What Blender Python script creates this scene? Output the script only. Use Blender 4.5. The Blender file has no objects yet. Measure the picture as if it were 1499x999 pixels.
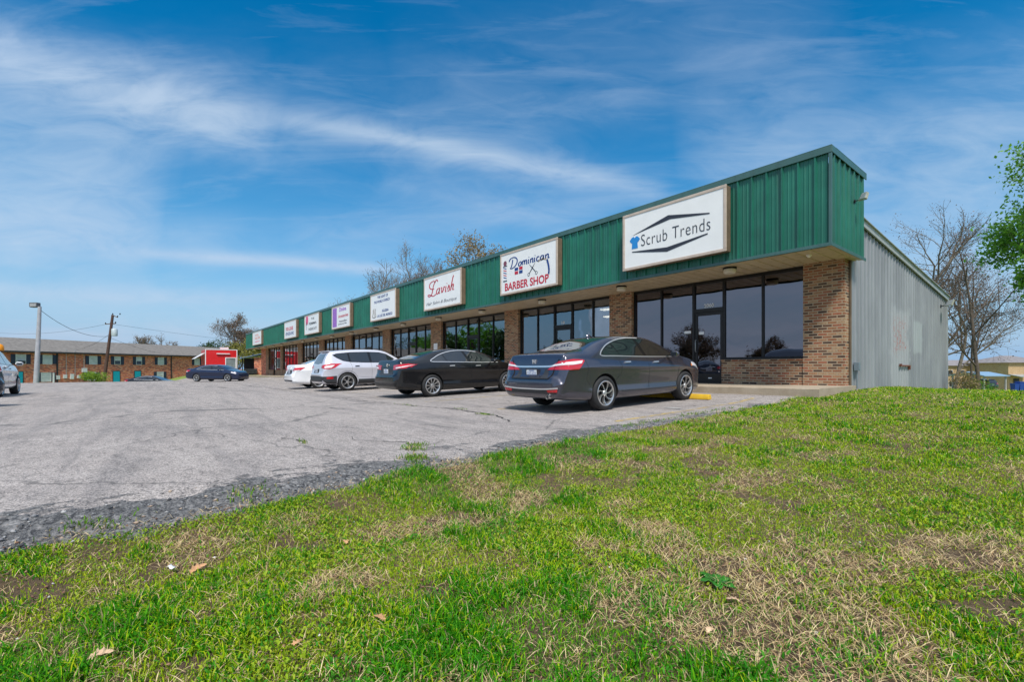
import bpy, bmesh, math, random
import numpy as np
from mathutils import Vector, Matrix, noise as mnoise
from mathutils.geometry import delaunay_2d_cdt
from mathutils.bvhtree import BVHTree
R=math.radians
SC=bpy.context.scene
COL=SC.collection
rng=np.random.default_rng(7)
random.seed(7)

# ---------------------------------------------------------------- node helper
class NG:
    def __init__(s,name):
        s.m=bpy.data.materials.new(name); s.m.use_nodes=True
        s.t=s.m.node_tree; s.n=s.t.nodes; s.l=s.t.links
        s.b=s.n['Principled BSDF']
    def add(s,typ,**kw):
        n=s.n.new(typ)
        for k,v in kw.items():
            if k.startswith('i_'): s.set(n,k[2:].replace('_',' '),v)
            else: setattr(n,k,v)
        return n
    def set(s,n,k,v):
        if isinstance(k,str) and k.isdigit(): k=int(k)
        i=n.inputs[k]
        if hasattr(v,'links') or isinstance(v,bpy.types.NodeSocket): s.l.new(v,i)
        else:
            if isinstance(v,(tuple,list)) and len(v)==3 and i.type=='RGBA': v=(*v,1)
            i.default_value=v
    def math(s,op,a,b=0.0,c=None,clamp=False):
        n=s.n.new('ShaderNodeMath'); n.operation=op; n.use_clamp=clamp
        s.set(n,0,a); s.set(n,1,b)
        if c is not None: s.set(n,2,c)
        return n.outputs[0]
    def mix(s,f,a,b,mode='MIX'):
        n=s.n.new('ShaderNodeMix'); n.data_type='RGBA'; n.blend_type=mode
        for i,v in ((0,f),(6,a),(7,b)):
            sk=n.inputs[i]
            if isinstance(v,bpy.types.NodeSocket): s.l.new(v,sk)
            else: sk.default_value=(*v,1) if isinstance(v,(tuple,list)) and len(v)==3 else v
        return n.outputs[2]
    def ramp(s,f,stops,interp='LINEAR'):
        n=s.n.new('ShaderNodeValToRGB'); n.color_ramp.interpolation=interp
        e=n.color_ramp.elements
        while len(e)<len(stops): e.new(.5)
        for q,(p,c) in zip(e,stops):
            q.position=p; q.color=(c,c,c,1) if isinstance(c,(int,float)) else (*c,1)
        s.l.new(f,n.inputs[0]); return n.outputs[0]
    def co(s,kind='Object'):
        return s.n.new('ShaderNodeTexCoord').outputs[kind]
    def mapp(s,v,scale=(1,1,1),loc=(0,0,0),rot=(0,0,0)):
        n=s.n.new('ShaderNodeMapping'); s.l.new(v,n.inputs[0])
        n.inputs['Scale'].default_value=scale; n.inputs['Location'].default_value=loc; n.inputs['Rotation'].default_value=rot
        return n.outputs[0]
    def noise(s,v,scale,detail=4,rough=.55,dist=0,out=0):
        n=s.n.new('ShaderNodeTexNoise'); s.l.new(v,n.inputs['Vector'])
        n.inputs['Scale'].default_value=scale; n.inputs['Detail'].default_value=detail
        n.inputs['Roughness'].default_value=rough; n.inputs['Distortion'].default_value=dist
        return n.outputs[out]
    def voro(s,v,scale,feature='F1',out='Distance',rand=1):
        n=s.n.new('ShaderNodeTexVoronoi'); n.feature=feature; s.l.new(v,n.inputs['Vector'])
        n.inputs['Scale'].default_value=scale; n.inputs['Randomness'].default_value=rand
        return n.outputs[out]
    def bump(s,h,strength=.3,dist=.01):
        n=s.n.new('ShaderNodeBump'); n.inputs['Strength'].default_value=strength; n.inputs['Distance'].default_value=dist
        s.l.new(h,n.inputs['Height']); s.l.new(n.outputs[0],s.b.inputs['Normal']); return n
    def p(s,**kw):
        for k,v in kw.items(): s.set(s.b,k.replace('_',' '),v)
        return s.m
def simple(name,col,rough=.6,metal=0,var=.12,vs=6,coat=0,spec=.5,**kw):
    g=NG(name); v=g.co()
    n=g.noise(v,vs,5)
    lo=tuple(c*(1-var) for c in col); hi=tuple(min(1,c*(1+var)) for c in col)
    c=g.mix(g.ramp(n,[(.3,0.),(.7,1.)]),lo,hi)
    g.p(Base_Color=c,Roughness=rough,Metallic=metal)
    g.b.inputs['Coat Weight'].default_value=coat; g.b.inputs['Specular IOR Level'].default_value=spec
    for k,x in kw.items(): g.set(g.b,k.replace('_',' '),x)
    return g.m

# ---------------------------------------------------------------- mesh helpers
def tag(o,label=None,cat=None,group=None,kind=None):
    if label: o['label']=label
    if cat: o['category']=cat
    if group: o['group']=group
    if kind: o['kind']=kind
    return o
def thing(name,loc,label,cat,group=None,rz=0):
    o=bpy.data.objects.new(name,None); COL.objects.link(o); o.location=loc; o.rotation_euler=(0,0,rz)
    o.empty_display_size=.2
    return tag(o,label,cat,group)
class MB:
    def __init__(s): s.v=[];s.f=[];s.m=[]
    def quad(s,a,b,c,d,m=0):
        i=len(s.v); s.v+= [a,b,c,d]; s.f.append((i,i+1,i+2,i+3)); s.m.append(m)
    def box(s,x0,y0,z0,x1,y1,z1,m=0):
        if x0>x1:x0,x1=x1,x0
        if y0>y1:y0,y1=y1,y0
        if z0>z1:z0,z1=z1,z0
        i=len(s.v)
        s.v+=[(x0,y0,z0),(x1,y0,z0),(x1,y1,z0),(x0,y1,z0),(x0,y0,z1),(x1,y0,z1),(x1,y1,z1),(x0,y1,z1)]
        for q in ((0,3,2,1),(4,5,6,7),(0,1,5,4),(1,2,6,5),(2,3,7,6),(3,0,4,7)):
            s.f.append(tuple(i+k for k in q)); s.m.append(m)
        return s
    def loft(s,rings,m=0,closed=True,caps=True):
        i=len(s.v); n=len(rings[0])
        for r in rings: s.v+=[tuple(p) for p in r]
        for a in range(len(rings)-1):
            for k in range(n if closed else n-1):
                k2=(k+1)%n
                s.f.append((i+a*n+k,i+a*n+k2,i+(a+1)*n+k2,i+(a+1)*n+k)); s.m.append(m)
        if caps and closed:
            s.f.append(tuple(i+k for k in range(n))[::-1]); s.m.append(m)
            j=i+(len(rings)-1)*n; s.f.append(tuple(j+k for k in range(n))); s.m.append(m)
        return s
    def tube(s,pts,rad,n=8,m=0,caps=True):
        pts=[Vector(p) for p in pts]
        if isinstance(rad,(int,float)): rad=[rad]*len(pts)
        rings=[];u=None
        for k,p in enumerate(pts):
            d=(pts[min(k+1,len(pts)-1)]-pts[max(k-1,0)]).normalized()
            if u is None:
                u=d.orthogonal().normalized()
            else:
                u=(u-d*u.dot(d)).normalized()
            w=d.cross(u)
            rings.append([p+(u*math.cos(2*math.pi*j/n)+w*math.sin(2*math.pi*j/n))*rad[k] for j in range(n)])
        return s.loft(rings,m,True,caps)
    def lathe(s,prof,n=24,axis='z',c=(0,0,0),m=0,caps=False):
        rings=[]
        for r,h in prof:
            ring=[]
            for j in range(n):
                a=2*math.pi*j/n; x,y=r*math.cos(a),r*math.sin(a)
                if axis=='z': q=(c[0]+x,c[1]+y,c[2]+h)
                elif axis=='y': q=(c[0]+x,c[1]+h,c[2]+y)
                else: q=(c[0]+h,c[1]+x,c[2]+y)
                ring.append(q)
            rings.append(ring)
        return s.loft(rings,m,True,caps)
    def prism(s,poly,y0,y1,m=0,axis='y'):
        def P(a,b,h): return (a,h,b) if axis=='y' else ((h,a,b) if axis=='x' else (a,b,h))
        return s.loft([[P(a,b,y0) for a,b in poly],[P(a,b,y1) for a,b in poly]],m)
    def build(s,name,mats,parent=None,org=None,smooth=False,bevel=0,fixn=True,angle=None):
        me=bpy.data.meshes.new(name)
        if org is None and parent is not None and getattr(parent,'_w',None): pass
        v=np.array([tuple(p) for p in s.v],dtype=float)
        if org is not None: v=v-np.array(org)
        me.from_pydata([tuple(p) for p in v],[],s.f)
        if not isinstance(mats,(list,tuple)): mats=[mats]
        for q in mats: me.materials.append(q)
        if len(mats)>1: me.polygons.foreach_set('material_index',s.m)
        if fixn:
            bm=bmesh.new(); bm.from_mesh(me); bmesh.ops.recalc_face_normals(bm,faces=bm.faces[:]); bm.to_mesh(me); bm.free()
        if smooth: me.polygons.foreach_set('use_smooth',[True]*len(me.polygons))
        if angle: me.set_sharp_from_angle(angle=R(angle))
        o=bpy.data.objects.new(name,me); COL.objects.link(o)
        if parent is not None: o.parent=parent
        if bevel:
            b=o.modifiers.new('Bevel','BEVEL'); b.width=bevel; b.segments=2; b.limit_method='ANGLE'
        return o
def fast_mesh(name,V,F,mat,attrs=None,smooth=False,parent=None):
    """V (n,3), F (m,k) numpy -> object"""
    me=bpy.data.meshes.new(name); k=F.shape[1]
    me.vertices.add(len(V)); me.vertices.foreach_set('co',V.astype(np.float32).ravel())
    me.loops.add(F.size); me.loops.foreach_set('vertex_index',F.astype(np.int32).ravel())
    me.polygons.add(len(F)); me.polygons.foreach_set('loop_start',np.arange(0,F.size,k,dtype=np.int32))
    if smooth: me.polygons.foreach_set('use_smooth',np.ones(len(F),dtype=bool))
    me.update(calc_edges=True)
    for q in (mat if isinstance(mat,(list,tuple)) else [mat]): me.materials.append(q)
    for an,(typ,arr) in (attrs or {}).items():
        a=me.attributes.new(an,typ,'POINT')
        a.data.foreach_set('color' if 'COLOR' in typ else 'value',arr.astype(np.float32).ravel())
    o=bpy.data.objects.new(name,me); COL.objects.link(o)
    if parent: o.parent=parent
    return o
def ss(t): t=np.clip(t,0,1); return t*t*(3-2*t)
_lat=rng.random((256,256))
def vn(x,y):
    xi=np.floor(x).astype(int);yi=np.floor(y).astype(int);fx=x-xi;fy=y-yi
    fx=fx*fx*(3-2*fx);fy=fy*fy*(3-2*fy)
    g=lambda a,b:_lat[a%256,b%256]
    return (g(xi,yi)*(1-fx)+g(xi+1,yi)*fx)*(1-fy)+(g(xi,yi+1)*(1-fx)+g(xi+1,yi+1)*fx)*fy
def fbm(x,y,o=4):
    s=0;a=.5;n=0
    for k in range(o):
        s=s+a*vn(x*2**k+17.3*k,y*2**k+5.1*k);n+=a;a*=.5
    return s/n

# ---------------------------------------------------------------- ground shape
CAMX,CAMY,CAMZ=3.54,-13.1,1.45
_ey=[-60,-30,-13.6,-13.1,-12.5,-11.3,-9.5,-8.1,-6.2,-4,-2.1,60]
_ex=[.7,.35,.09,.17,.09,-.06,-.28,-.38,-.38,-.46,-.36,-.35]
def edge(y): return np.interp(y,_ey,_ex)
def lotz(x,y):
    z=.64+.028*(np.maximum(y,-8)+6.23)+.0075*(np.maximum(x,-75)+2.36)+.07*ss((y+3.6)/1.5)
    z=z-np.minimum(.05*np.maximum(-49-x,0),1.35)*ss((-y-6)/7)
    z=z-.02*np.maximum(-22-y,0)*(y>-60)-.76*(y<=-60)
    return z
def lawnz(x,y):
    z=np.interp(y,[-60,-30,-16,-13,-10,-6,-2,0,2,12,24,40,72,86,128,400,3000],[-.9,-.1,.33,.42,.53,.66,.83,.92,.92,.57,.11,-.5,-1.5,-1.95,-3,-6,-10])
    return z+.02*(fbm(x*.8+9,y*.8)-.5)*2
def gz(x,y):
    x=np.asarray(x,float);y=np.asarray(y,float)
    a=lotz(x,y);b=lawnz(x,y)
    w=ss((x+.6)/1.6); z=a*(1-w)+b*w
    w2=ss((y-1)/6); z=z*(1-w2)+b*w2-0.5*w2*ss((-x-60)/30)
    return z
def gzf(x,y): return float(gz(x,y))

# ---------------------------------------------------------------- world, sun, camera
SUN_AZ_VEC=Vector((.62,-.45,1.2)).normalized()   # towards the sun
el=math.asin(SUN_AZ_VEC.z); 
w=bpy.data.worlds.new('World'); SC.world=w; w.use_nodes=True
nt=w.node_tree
class WG(NG):
    def __init__(s,t): s.t=t; s.n=t.nodes; s.l=t.links
W=WG(nt)
bg=nt.nodes['Background']
sky=W.add('ShaderNodeTexSky',sky_type='NISHITA',sun_disc=False)
sky.sun_elevation=el; sky.sun_rotation=math.atan2(SUN_AZ_VEC.x,SUN_AZ_VEC.y); sky.altitude=100; sky.air_density=1.3; sky.dust_density=.4; sky.ozone_density=2.5
hs=W.add('ShaderNodeHueSaturation'); hs.inputs['Saturation'].default_value=1.62; hs.inputs['Value'].default_value=.80; hs.inputs['Hue'].default_value=.496
W.l.new(sky.outputs[0],hs.inputs['Color'])
d=W.co('Generated')
sx=W.add('ShaderNodeSeparateXYZ'); W.l.new(d,sx.inputs[0])
dx,dy,dz=sx.outputs
A=W.math
# heading frame of the camera: forward (-.7808,.6247), right (.6247,.7808)
fw=A('ADD',A('MULTIPLY',dx,-.7808),A('MULTIPLY',dy,.6247))
rt=A('ADD',A('MULTIPLY',dx,.6247),A('MULTIPLY',dy,.7808))
fm=A('MAXIMUM',fw,.05)
a_=A('DIVIDE',rt,fm); b_=A('DIVIDE',dz,fm)
cv=W.add('ShaderNodeCombineXYZ'); W.l.new(a_,cv.inputs[0]); W.l.new(b_,cv.inputs[1])
warp=W.noise(W.mapp(cv.outputs[0],(1.2,3,1)),1.6,5,.6)
wisp=W.noise(W.mapp(cv.outputs[0],(1.1,6.5,1),rot=(0,0,.28)),2.2,9,.62,.6)
fine=W.noise(W.mapp(cv.outputs[0],(2.0,6,1),rot=(0,0,.35)),2.4,8,.60,.8)
front=A('GREATER_THAN',fw,.06)
def streak(a0,b0,a1,b1,wd,amp,lo=.25,hi=.62):
    L=math.hypot(a1-a0,b1-b0);ux,uy=(a1-a0)/L,(b1-b0)/L
    da=A('SUBTRACT',a_,a0);db=A('SUBTRACT',b_,b0)
    t=A('DIVIDE',A('ADD',A('MULTIPLY',da,ux),A('MULTIPLY',db,uy)),L)
    q=A('ADD',A('MULTIPLY',da,-uy),A('MULTIPLY',db,ux))
    q=A('ADD',q,A('MULTIPLY',A('SUBTRACT',warp,.5),wd*2.6))
    e=A('POWER',2.718,A('MULTIPLY',A('POWER',A('ABSOLUTE',A('DIVIDE',q,wd)),1.6),-1.0))
    tt=A('MULTIPLY',A('SUBTRACT',t,.5),2.0)
    en=A('SUBTRACT',1.0,A('POWER',A('ABSOLUTE',tt),5.0),clamp=True)
    k=W.ramp(fine,[(lo,0.25),(hi,1.0)])
    return A('MULTIPLY',A('MULTIPLY',A('MULTIPLY',e,en),k),amp)
parts=[streak(-1.45,.76,-.50,.52,.060,1.35,.32,.66),streak(-.55,.555,.38,.36,.026,.85,.32,.68),streak(-.86,.25,-.2,.21,.013,.9,.2,.6),
       streak(-.3,.40,.25,.30,.03,.22),streak(-1.5,.62,-.7,.44,.10,.3),
       streak(-1.6,.42,-.75,.30,.11,.85,.2,.7),streak(-1.7,.09,-.3,.07,.045,.7,.3,.7),streak(-1.3,.165,-.35,.15,.022,.55),
       streak(-.25,.55,.75,.72,.16,.16),streak(.35,.42,1.6,.52,.15,.45),streak(.4,.20,1.8,.25,.15,.42),streak(-.55,.27,.25,.36,.04,.30),streak(-1.2,.62,.1,.44,.11,.22),streak(-1.6,.30,-.5,.27,.04,.35)]
cl=parts[0]
for q in parts[1:]: cl=A('ADD',cl,q)
gen=A('MULTIPLY',W.ramp(wisp,[(.50,0.),(.82,1.)]),.22)
cl=A('ADD',cl,gen)
cl=A('MULTIPLY',A('SUBTRACT',1.0,A('POWER',2.718,A('MULTIPLY',cl,-1.15))),A('MULTIPLY',front,.86))
# sky behind: unseen bright cloud, added to make the lighting less blue
pz=A('ADD',A('ABSOLUTE',dz),.15)
cv2=W.add('ShaderNodeCombineXYZ'); W.l.new(A('DIVIDE',dx,pz),cv2.inputs[0]); W.l.new(A('DIVIDE',dy,pz),cv2.inputs[1])
back=W.ramp(W.noise(W.mapp(cv2.outputs[0],(.6,1.4,1)),1.2,7,.6,.6),[(.3,.45),(.68,1.)])
cl=A('ADD',cl,A('MULTIPLY',A('MULTIPLY',back,A('SUBTRACT',1.0,front)),.8))
cl=A('MINIMUM',A('MAXIMUM',cl,W.ramp(dz,[(.66,0.),(.86,.85)])),.92)  # overhead cloud out of view, added for neutral light from above
ccol=W.ramp(A('ADD',b_,A('MULTIPLY',A('SUBTRACT',fine,.5),.25)),[(0.02,(.50,.56,.74)),(.2,(.60,.68,.84)),(.5,(.66,.77,.90)),(.8,(.55,.68,.88))])
cmul=W.mix(front,(7.8,7.5,7.2),(6.5,6.45,6.3)); over=W.ramp(dz,[(.66,0.),(.86,.85)]); cmul=W.mix(over,cmul,(7.8,7.5,7.2)); cc=W.mix(1.0,ccol,cmul,'MULTIPLY')
fin=W.mix(cl,hs.outputs[0],cc)
hz=W.ramp(dz,[(0.,.9),(.10,.62),(.30,.18),(.5,0.)])
fin=W.mix(cl,W.mix(hz,hs.outputs[0],(1.35,2.95,5.2)),cc)
W.l.new(fin,bg.inputs[0]); bg.inputs[1].default_value=.105

sd=bpy.data.lights.new('sun','SUN'); sd.energy=2.9; sd.angle=R(11); sd.color=(1,.955,.88)
so=bpy.data.objects.new('sun',sd); COL.objects.link(so); so.rotation_euler=SUN_AZ_VEC.to_track_quat('Z','Y').to_euler(); so.location=(20,-20,30)
cd=bpy.data.cameras.new('camera'); cam=bpy.data.objects.new('camera',cd); COL.objects.link(cam)
cam.location=(CAMX,CAMY,CAMZ); cam.rotation_euler=(R(90),0,R(51.34)); cd.sensor_width=36; cd.lens=680/1499*36
cd.shift_y=39.75/1499; cd.clip_end=6000; cd.clip_start=.05
SC.camera=cam
SC.view_settings.view_transform='Standard'; SC.view_settings.look='None'; SC.view_settings.exposure=.62; SC.view_settings.gamma=1
SC.view_settings.use_curve_mapping=False
SC.render.resolution_x=1024; SC.render.resolution_y=683
# ---------------------------------------------------------------- ground materials
def m_soil():
    g=NG('lawn_soil'); v=g.co()
    a=g.noise(v,.9,6,.65); b=g.noise(v,9,5,.6); c=g.noise(v,70,3,.6); far=g.noise(v,.12,5,.6)
    dirt=g.mix(b,(.095,.050,.028),(.25,.15,.085))  # brown soil; its dark end also paints in shade between the blades
    dirt=g.mix(g.ramp(c,[(.35,0.),(.7,1.)]),g.mix(1.,dirt,(.6,.55,.5),'MULTIPLY'),dirt)
    green=g.mix(c,(.05,.13,.012),(.14,.26,.03))
    yel=g.mix(c,(.22,.25,.04),(.36,.34,.10))
    gr=g.mix(g.ramp(a,[(.42,0.),(.6,1.)]),green,yel)
    k=g.ramp(g.math('ADD',g.math('MULTIPLY',g.noise(v,28,5,.65),.6),g.math('MULTIPLY',a,.4)),[(.44,.85),(.60,.15)])
    col=g.mix(g.math('MULTIPLY',k,.35),dirt,(.33,.25,.13))
    # farther away only grass is visible
    at=g.add('ShaderNodeAttribute'); at.attribute_name='near'
    col=g.mix(at.outputs['Fac'],gr,col)
    g.bump(g.noise(v,60,7,.75),1.0,.05)
    return g.p(Base_Color=col,Roughness=.95)
def m_lot():
    g=NG('lot_asphalt'); v=g.co()
    big=g.noise(v,.25,5,.6,.6); mid=g.noise(v,1.7,5,.6); 
    stretch=g.noise(g.mapp(v,(.25,2.2,1),rot=(0,0,.12)),1.3,6,.65,.5)
    sp=g.voro(v,130,out='Color'); spn=g.noise(sp,1.0,0); sv=g.add('ShaderNodeSeparateColor'); g.l.new(sp,sv.inputs[0])
    base=g.mix(big,(.255,.225,.21),(.365,.325,.30))
    base=g.mix(g.ramp(mid,[(.3,0.),(.75,.55)]),base,(.42,.38,.355))
    base=g.mix(g.math('MULTIPLY',g.ramp(stretch,[(.47,0.),(.62,1.)]),.42),base,(.15,.14,.14))
    m2=g.ramp(g.noise(g.mapp(v,(.55,1.3,1)),9,6,.75,.4),[(.30,.55),(.48,1.),(.70,1.12)]); base=g.mix(1.0,base,m2,'MULTIPLY')
    m3=g.ramp(g.noise(v,42,4,.8),[(.34,.50),(.46,1.),(.62,1.16)]); base=g.mix(1.0,base,m3,'MULTIPLY')
    grit=g.ramp(sv.outputs[0],[(0,(.25,.25,.26)),(.22,(.66,.66,.66)),(.5,(1.,1.,1.)),(.85,(1.12,1.1,1.08)),(1.,(1.5,1.46,1.4))])
    base=g.mix(1.0,base,grit,'MULTIPLY')
    at=g.add('ShaderNodeAttribute'); at.attribute_name='edge'
    e=at.outputs['Fac']
    wob=g.noise(g.mapp(v,(1.8,1.2,1)),1.1,6,.7)
    e2=g.math('ADD',e,g.math('MULTIPLY',g.math('SUBTRACT',wob,.5),2.2))
    mask=g.ramp(e2,[(.40,1.),(.50,0.)])
    # crumbled old asphalt
    cv=g.mapp(v,(1,1,1)); d=g.noise(g.mapp(v,(.7,1.3,1),rot=(0,0,.5)),11,7,.78,1.6); d2=g.noise(v,45,5,.8)
    cr=g.ramp(g.math('ADD',g.math('MULTIPLY',d,.5),g.math('MULTIPLY',d2,.5)),[(.36,(.018,.018,.020)),(.45,(.065,.063,.065)),(.51,(.20,.195,.19)),(.62,(.45,.42,.40))])
    col=g.mix(mask,base,cr)
    # hairline cracks
    vd=g.mapp(v,(1,1,1)); nz=g.noise(v,1.3,4,.6,out=1)
    vv=g.add('ShaderNodeVectorMath',operation='MULTIPLY_ADD'); g.l.new(nz,vv.inputs[0]); vv.inputs[1].default_value=(.9,.9,0); g.l.new(v,vv.inputs[2])
    ck=g.voro(vv.outputs[0],.33,'DISTANCE_TO_EDGE')
    cm=g.math('MULTIPLY',g.ramp(ck,[(.004,1.),(.009,0.)]),g.ramp(g.noise(v,.5,3),[(.40,0.),(.52,1.)]))
    col=g.mix(g.math('MULTIPLY',cm,.6),col,(.05,.048,.045))
    st_=g.ramp(g.noise(g.mapp(v,(.9,.35,1)),.55,4,.55),[(.60,0.),(.72,1.)])
    col=g.mix(g.math('MULTIPLY',st_,.28),col,(.10,.095,.09))
    h=g.math('ADD',g.math('MULTIPLY',g.math('SUBTRACT',d,.0),g.math('MULTIPLY',mask,3.0)),g.math('MULTIPLY',sv.outputs[0],.12))
    g.bump(h,.9,.02)
    return g.p(Base_Color=col,Roughness=.9)
M_SOIL=m_soil(); M_LOT=m_lot()
M_CONC=None
def m_conc(name,c1,c2,sc=3):
    g=NG(name); v=g.co(); a=g.noise(v,sc,6,.65); b=g.noise(v,80,3,.6)
    col=g.mix(g.ramp(a,[(.3,0.),(.7,1.)]),c1,c2); col=g.mix(g.ramp(b,[(.3,.35),(.6,0.)]),col,tuple(x*.5 for x in c1))
    g.bump(b,.35,.004); return g.p(Base_Color=col,Roughness=.88)
M_WALK=m_conc('tan_concrete',(.33,.26,.18),(.46,.38,.28))
M_CONC=m_conc('grey_concrete',(.30,.29,.275),(.44,.42,.40))
M_YEL=m_conc('yellow_block_paint',(.62,.36,.02),(.80,.50,.03),9)

# terrain sheet
def axis(fine0,fine1,step,far0,far1):
    a=list(np.arange(fine0,fine1+1e-6,step)); s=step; x=fine1
    while x<far1: s*=1.16; x+=s; a.append(x)
    s=step; x=fine0; b=[]
    while x>far0: s*=1.16; x-=s; b.append(x)
    return np.array(b[::-1]+a)
xs=axis(-4,14,.16,-2500,2500); ys=axis(-16,6,.16,-2500,2500)
X,Y=np.meshgrid(xs,ys,indexing='ij')
Zt=gz(X,Y)
ins=(edge(Y)-X)
inlot=((ins>.45)&(Y<-2.0)&(Y>-26)&(X>-52))|((X<-50)&(Y>-10.5)&(Y<-2)&(X>-84))
near=ss((16-np.hypot(X-CAMX,Y-CAMY))/8)
Zt=Zt-np.where(inlot,.10,0)-np.where((ins>.0)&(Y<-2)&(Y>-26)&(X>-52),.025,0)
bld=(X<0)&(X>-69)&(Y>-2.0)&(Y<12)
Zt=Zt-np.where(bld,.25,0)
Zt=Zt+np.where(~inlot,1,0)*.03*(fbm(X*3,Y*3)-.5)*near
nx,ny=len(xs),len(ys)
I=np.arange(nx*ny).reshape(nx,ny)
F=np.stack([I[:-1,:-1],I[1:,:-1],I[1:,1:],I[:-1,1:]],-1).reshape(-1,4)
o=fast_mesh('ground',np.stack([X,Y,Zt],-1).reshape(-1,3),F,M_SOIL,{'near':('FLOAT',near)},True); tag(o,'lawn and soil ground running out to the horizon',kind='structure')
# parking lot sheet
sg=np.concatenate([np.arange(0,2.4,.05),np.arange(2.4,12,.3),np.arange(12,52.6,1.0)])
yg=np.concatenate([np.arange(-26,-16,.5),np.arange(-16,-1.95,.07),[-1.95]])
S_,Yg=np.meshgrid(sg,yg,indexing='ij')
jag=(.28*(fbm(Yg*1.3+3,Yg*0+1,4)-.5)+.10*(fbm(Yg*7,Yg*0+4,3)-.5))*np.exp(-S_*2.0)
ju=ss((-2.6-Yg)/1.0)
Xg=edge(Yg)-S_+jag*ju+.05
crumb=np.exp(-S_/.5)
Zg=gz(Xg,Yg)+.006+(.028*(fbm(Xg*9,Yg*9,4)-.5)-.02*(S_<.01))*crumb*ju
n1,n2=S_.shape; I=np.arange(n1*n2).reshape(n1,n2)
F=np.stack([I[:-1,:-1],I[:-1,1:],I[1:,1:],I[1:,:-1]],-1).reshape(-1,4)
ed=S_+.02+ (.9*(1-ju)) + .25*ss((Yg+9)/5) - .16*ss((-11.2-Yg)/1.5)
o=fast_mesh('parking_lot',np.stack([Xg,Yg,Zg],-1).reshape(-1,3),F,M_LOT,{'edge':('FLOAT',ed)},True); tag(o,'worn light grey asphalt parking lot with cracks and a crumbling edge',kind='structure')
xe=np.arange(-84,-51.0,1.0); ye=np.arange(-9.5,-1.9,.76)
S_,Yg=np.meshgrid(xe,ye,indexing='ij'); Zg=gz(S_,Yg)+.002
n1,n2=S_.shape; I=np.arange(n1*n2).reshape(n1,n2); F=np.stack([I[:-1,:-1],I[1:,:-1],I[1:,1:],I[:-1,1:]],-1).reshape(-1,4)
o=fast_mesh('driveway',np.stack([S_,Yg,Zg],-1).reshape(-1,3),F,M_LOT,{'edge':('FLOAT',S_*0+5)},True); tag(o,'asphalt strip continuing past the far shops',kind='structure')
# street behind the viewer
xe=np.arange(-140,60,4.0); ye=np.arange(-40,-31.9,2)
S_,Yg=np.meshgrid(xe,ye,indexing='ij'); Zg=gz(S_,Yg)*0+float(gz(-20,-36))+.05
n1,n2=S_.shape; I=np.arange(n1*n2).reshape(n1,n2); F=np.stack([I[:-1,:-1],I[1:,:-1],I[1:,1:],I[:-1,1:]],-1).reshape(-1,4)
o=fast_mesh('street',np.stack([S_,Yg,Zg+.1],-1).reshape(-1,3),F,M_LOT,{'edge':('FLOAT',S_*0+5)},True); tag(o,'asphalt street along the front of the lot',kind='structure')

# sidewalk in front of the shops
def swz(x): return 1.02+.008*x
mb=MB(); rings=[]
xsw=list(np.arange(0,-68.6,-1.5))+[-68.6]
for x in xsw:
    z=swz(x); rings.append([(x,-2.12,z-.5),(x,-2.12,z-.012),(x,-2.10,z),(x,0.3,z+.01),(x,.3,z-.5)])
mb.loft(rings)
o=mb.build('sidewalk',M_WALK); tag(o,'raised tan concrete sidewalk along the storefronts',kind='structure')
# lot borders: low kerb at the far side
mb=MB(); rings=[]
for y in np.arange(-26,-9,1.0):
    z=gzf(-51.2,y); rings.append([(-51.3,y,z-.15),(-51.1,y,z-.15),(-51.1,y,z+.11),(-51.3,y,z+.11)])
mb.loft(rings); tag(mb.build('kerb',M_CONC),'low concrete kerb at the far side of the lot',kind='structure')

# faded yellow bay lines
g=NG('faded_yellow_paint'); v=g.co(); n=g.noise(v,9,6,.75)
al=g.ramp(n,[(.42,0.),(.60,.8)])
g.p(Base_Color=(.62,.44,.12),Roughness=.85,Alpha=al); M_LINE=g.m
def strip(name,pts,wd,mat,off,label,jit=0,kind='structure',par=None):
    P=[Vector((p[0],p[1],0)) for p in pts]; L=[]; 
    V=[];Fs=[]
    for i,p in enumerate(P):
        d=(P[min(i+1,len(P)-1)]-P[max(i-1,0)]).normalized(); nn=Vector((-d.y,d.x,0))
        ww=wd*max(.02,(1+jit*random.uniform(-1.6,1)))/2
        for s in (-1,1):
            q=p+nn*ww*s; V.append((q.x,q.y,gzf(q.x,q.y)+.006+off))
        if i: k=2*i; Fs.append((k-2,k-1,k+1,k))
    me=bpy.data.meshes.new(name); me.from_pydata(V,[],Fs); me.materials.append(mat)
    o=bpy.data.objects.new(name,me); COL.objects.link(o); return tag(o,label,kind=kind)
for i,x in enumerate([-1.05,-4.05,-7.15,-10.3,-13.5,-16.9,-20,-23.1,-26.3,-29.5,-32.7,-36,-39,-42.2]):
    strip('painted_line',[(x,-7.4+.55*k*.5) for k in range(18)],.1,M_LINE,.006,'faded yellow parking bay line on the asphalt')

# cracks
M_CRACK=simple('crack_dirt',(.035,.033,.03),.95)
def crack(ctrl,wd,seed,label):
    random.seed(seed); pts=[]
    for (a,b) in zip(ctrl[:-1],ctrl[1:]):
        L=math.dist(a,b); n=max(2,int(L/.09))
        for k in range(n):
            t=k/n; pts.append((a[0]+(b[0]-a[0])*t+random.gauss(0,.02),a[1]+(b[1]-a[1])*t+random.gauss(0,.03)))
    pts.append(ctrl[-1]); w0=wd
    return strip('pavement_crack',pts,wd,M_CRACK,.007,label,.85)
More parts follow.
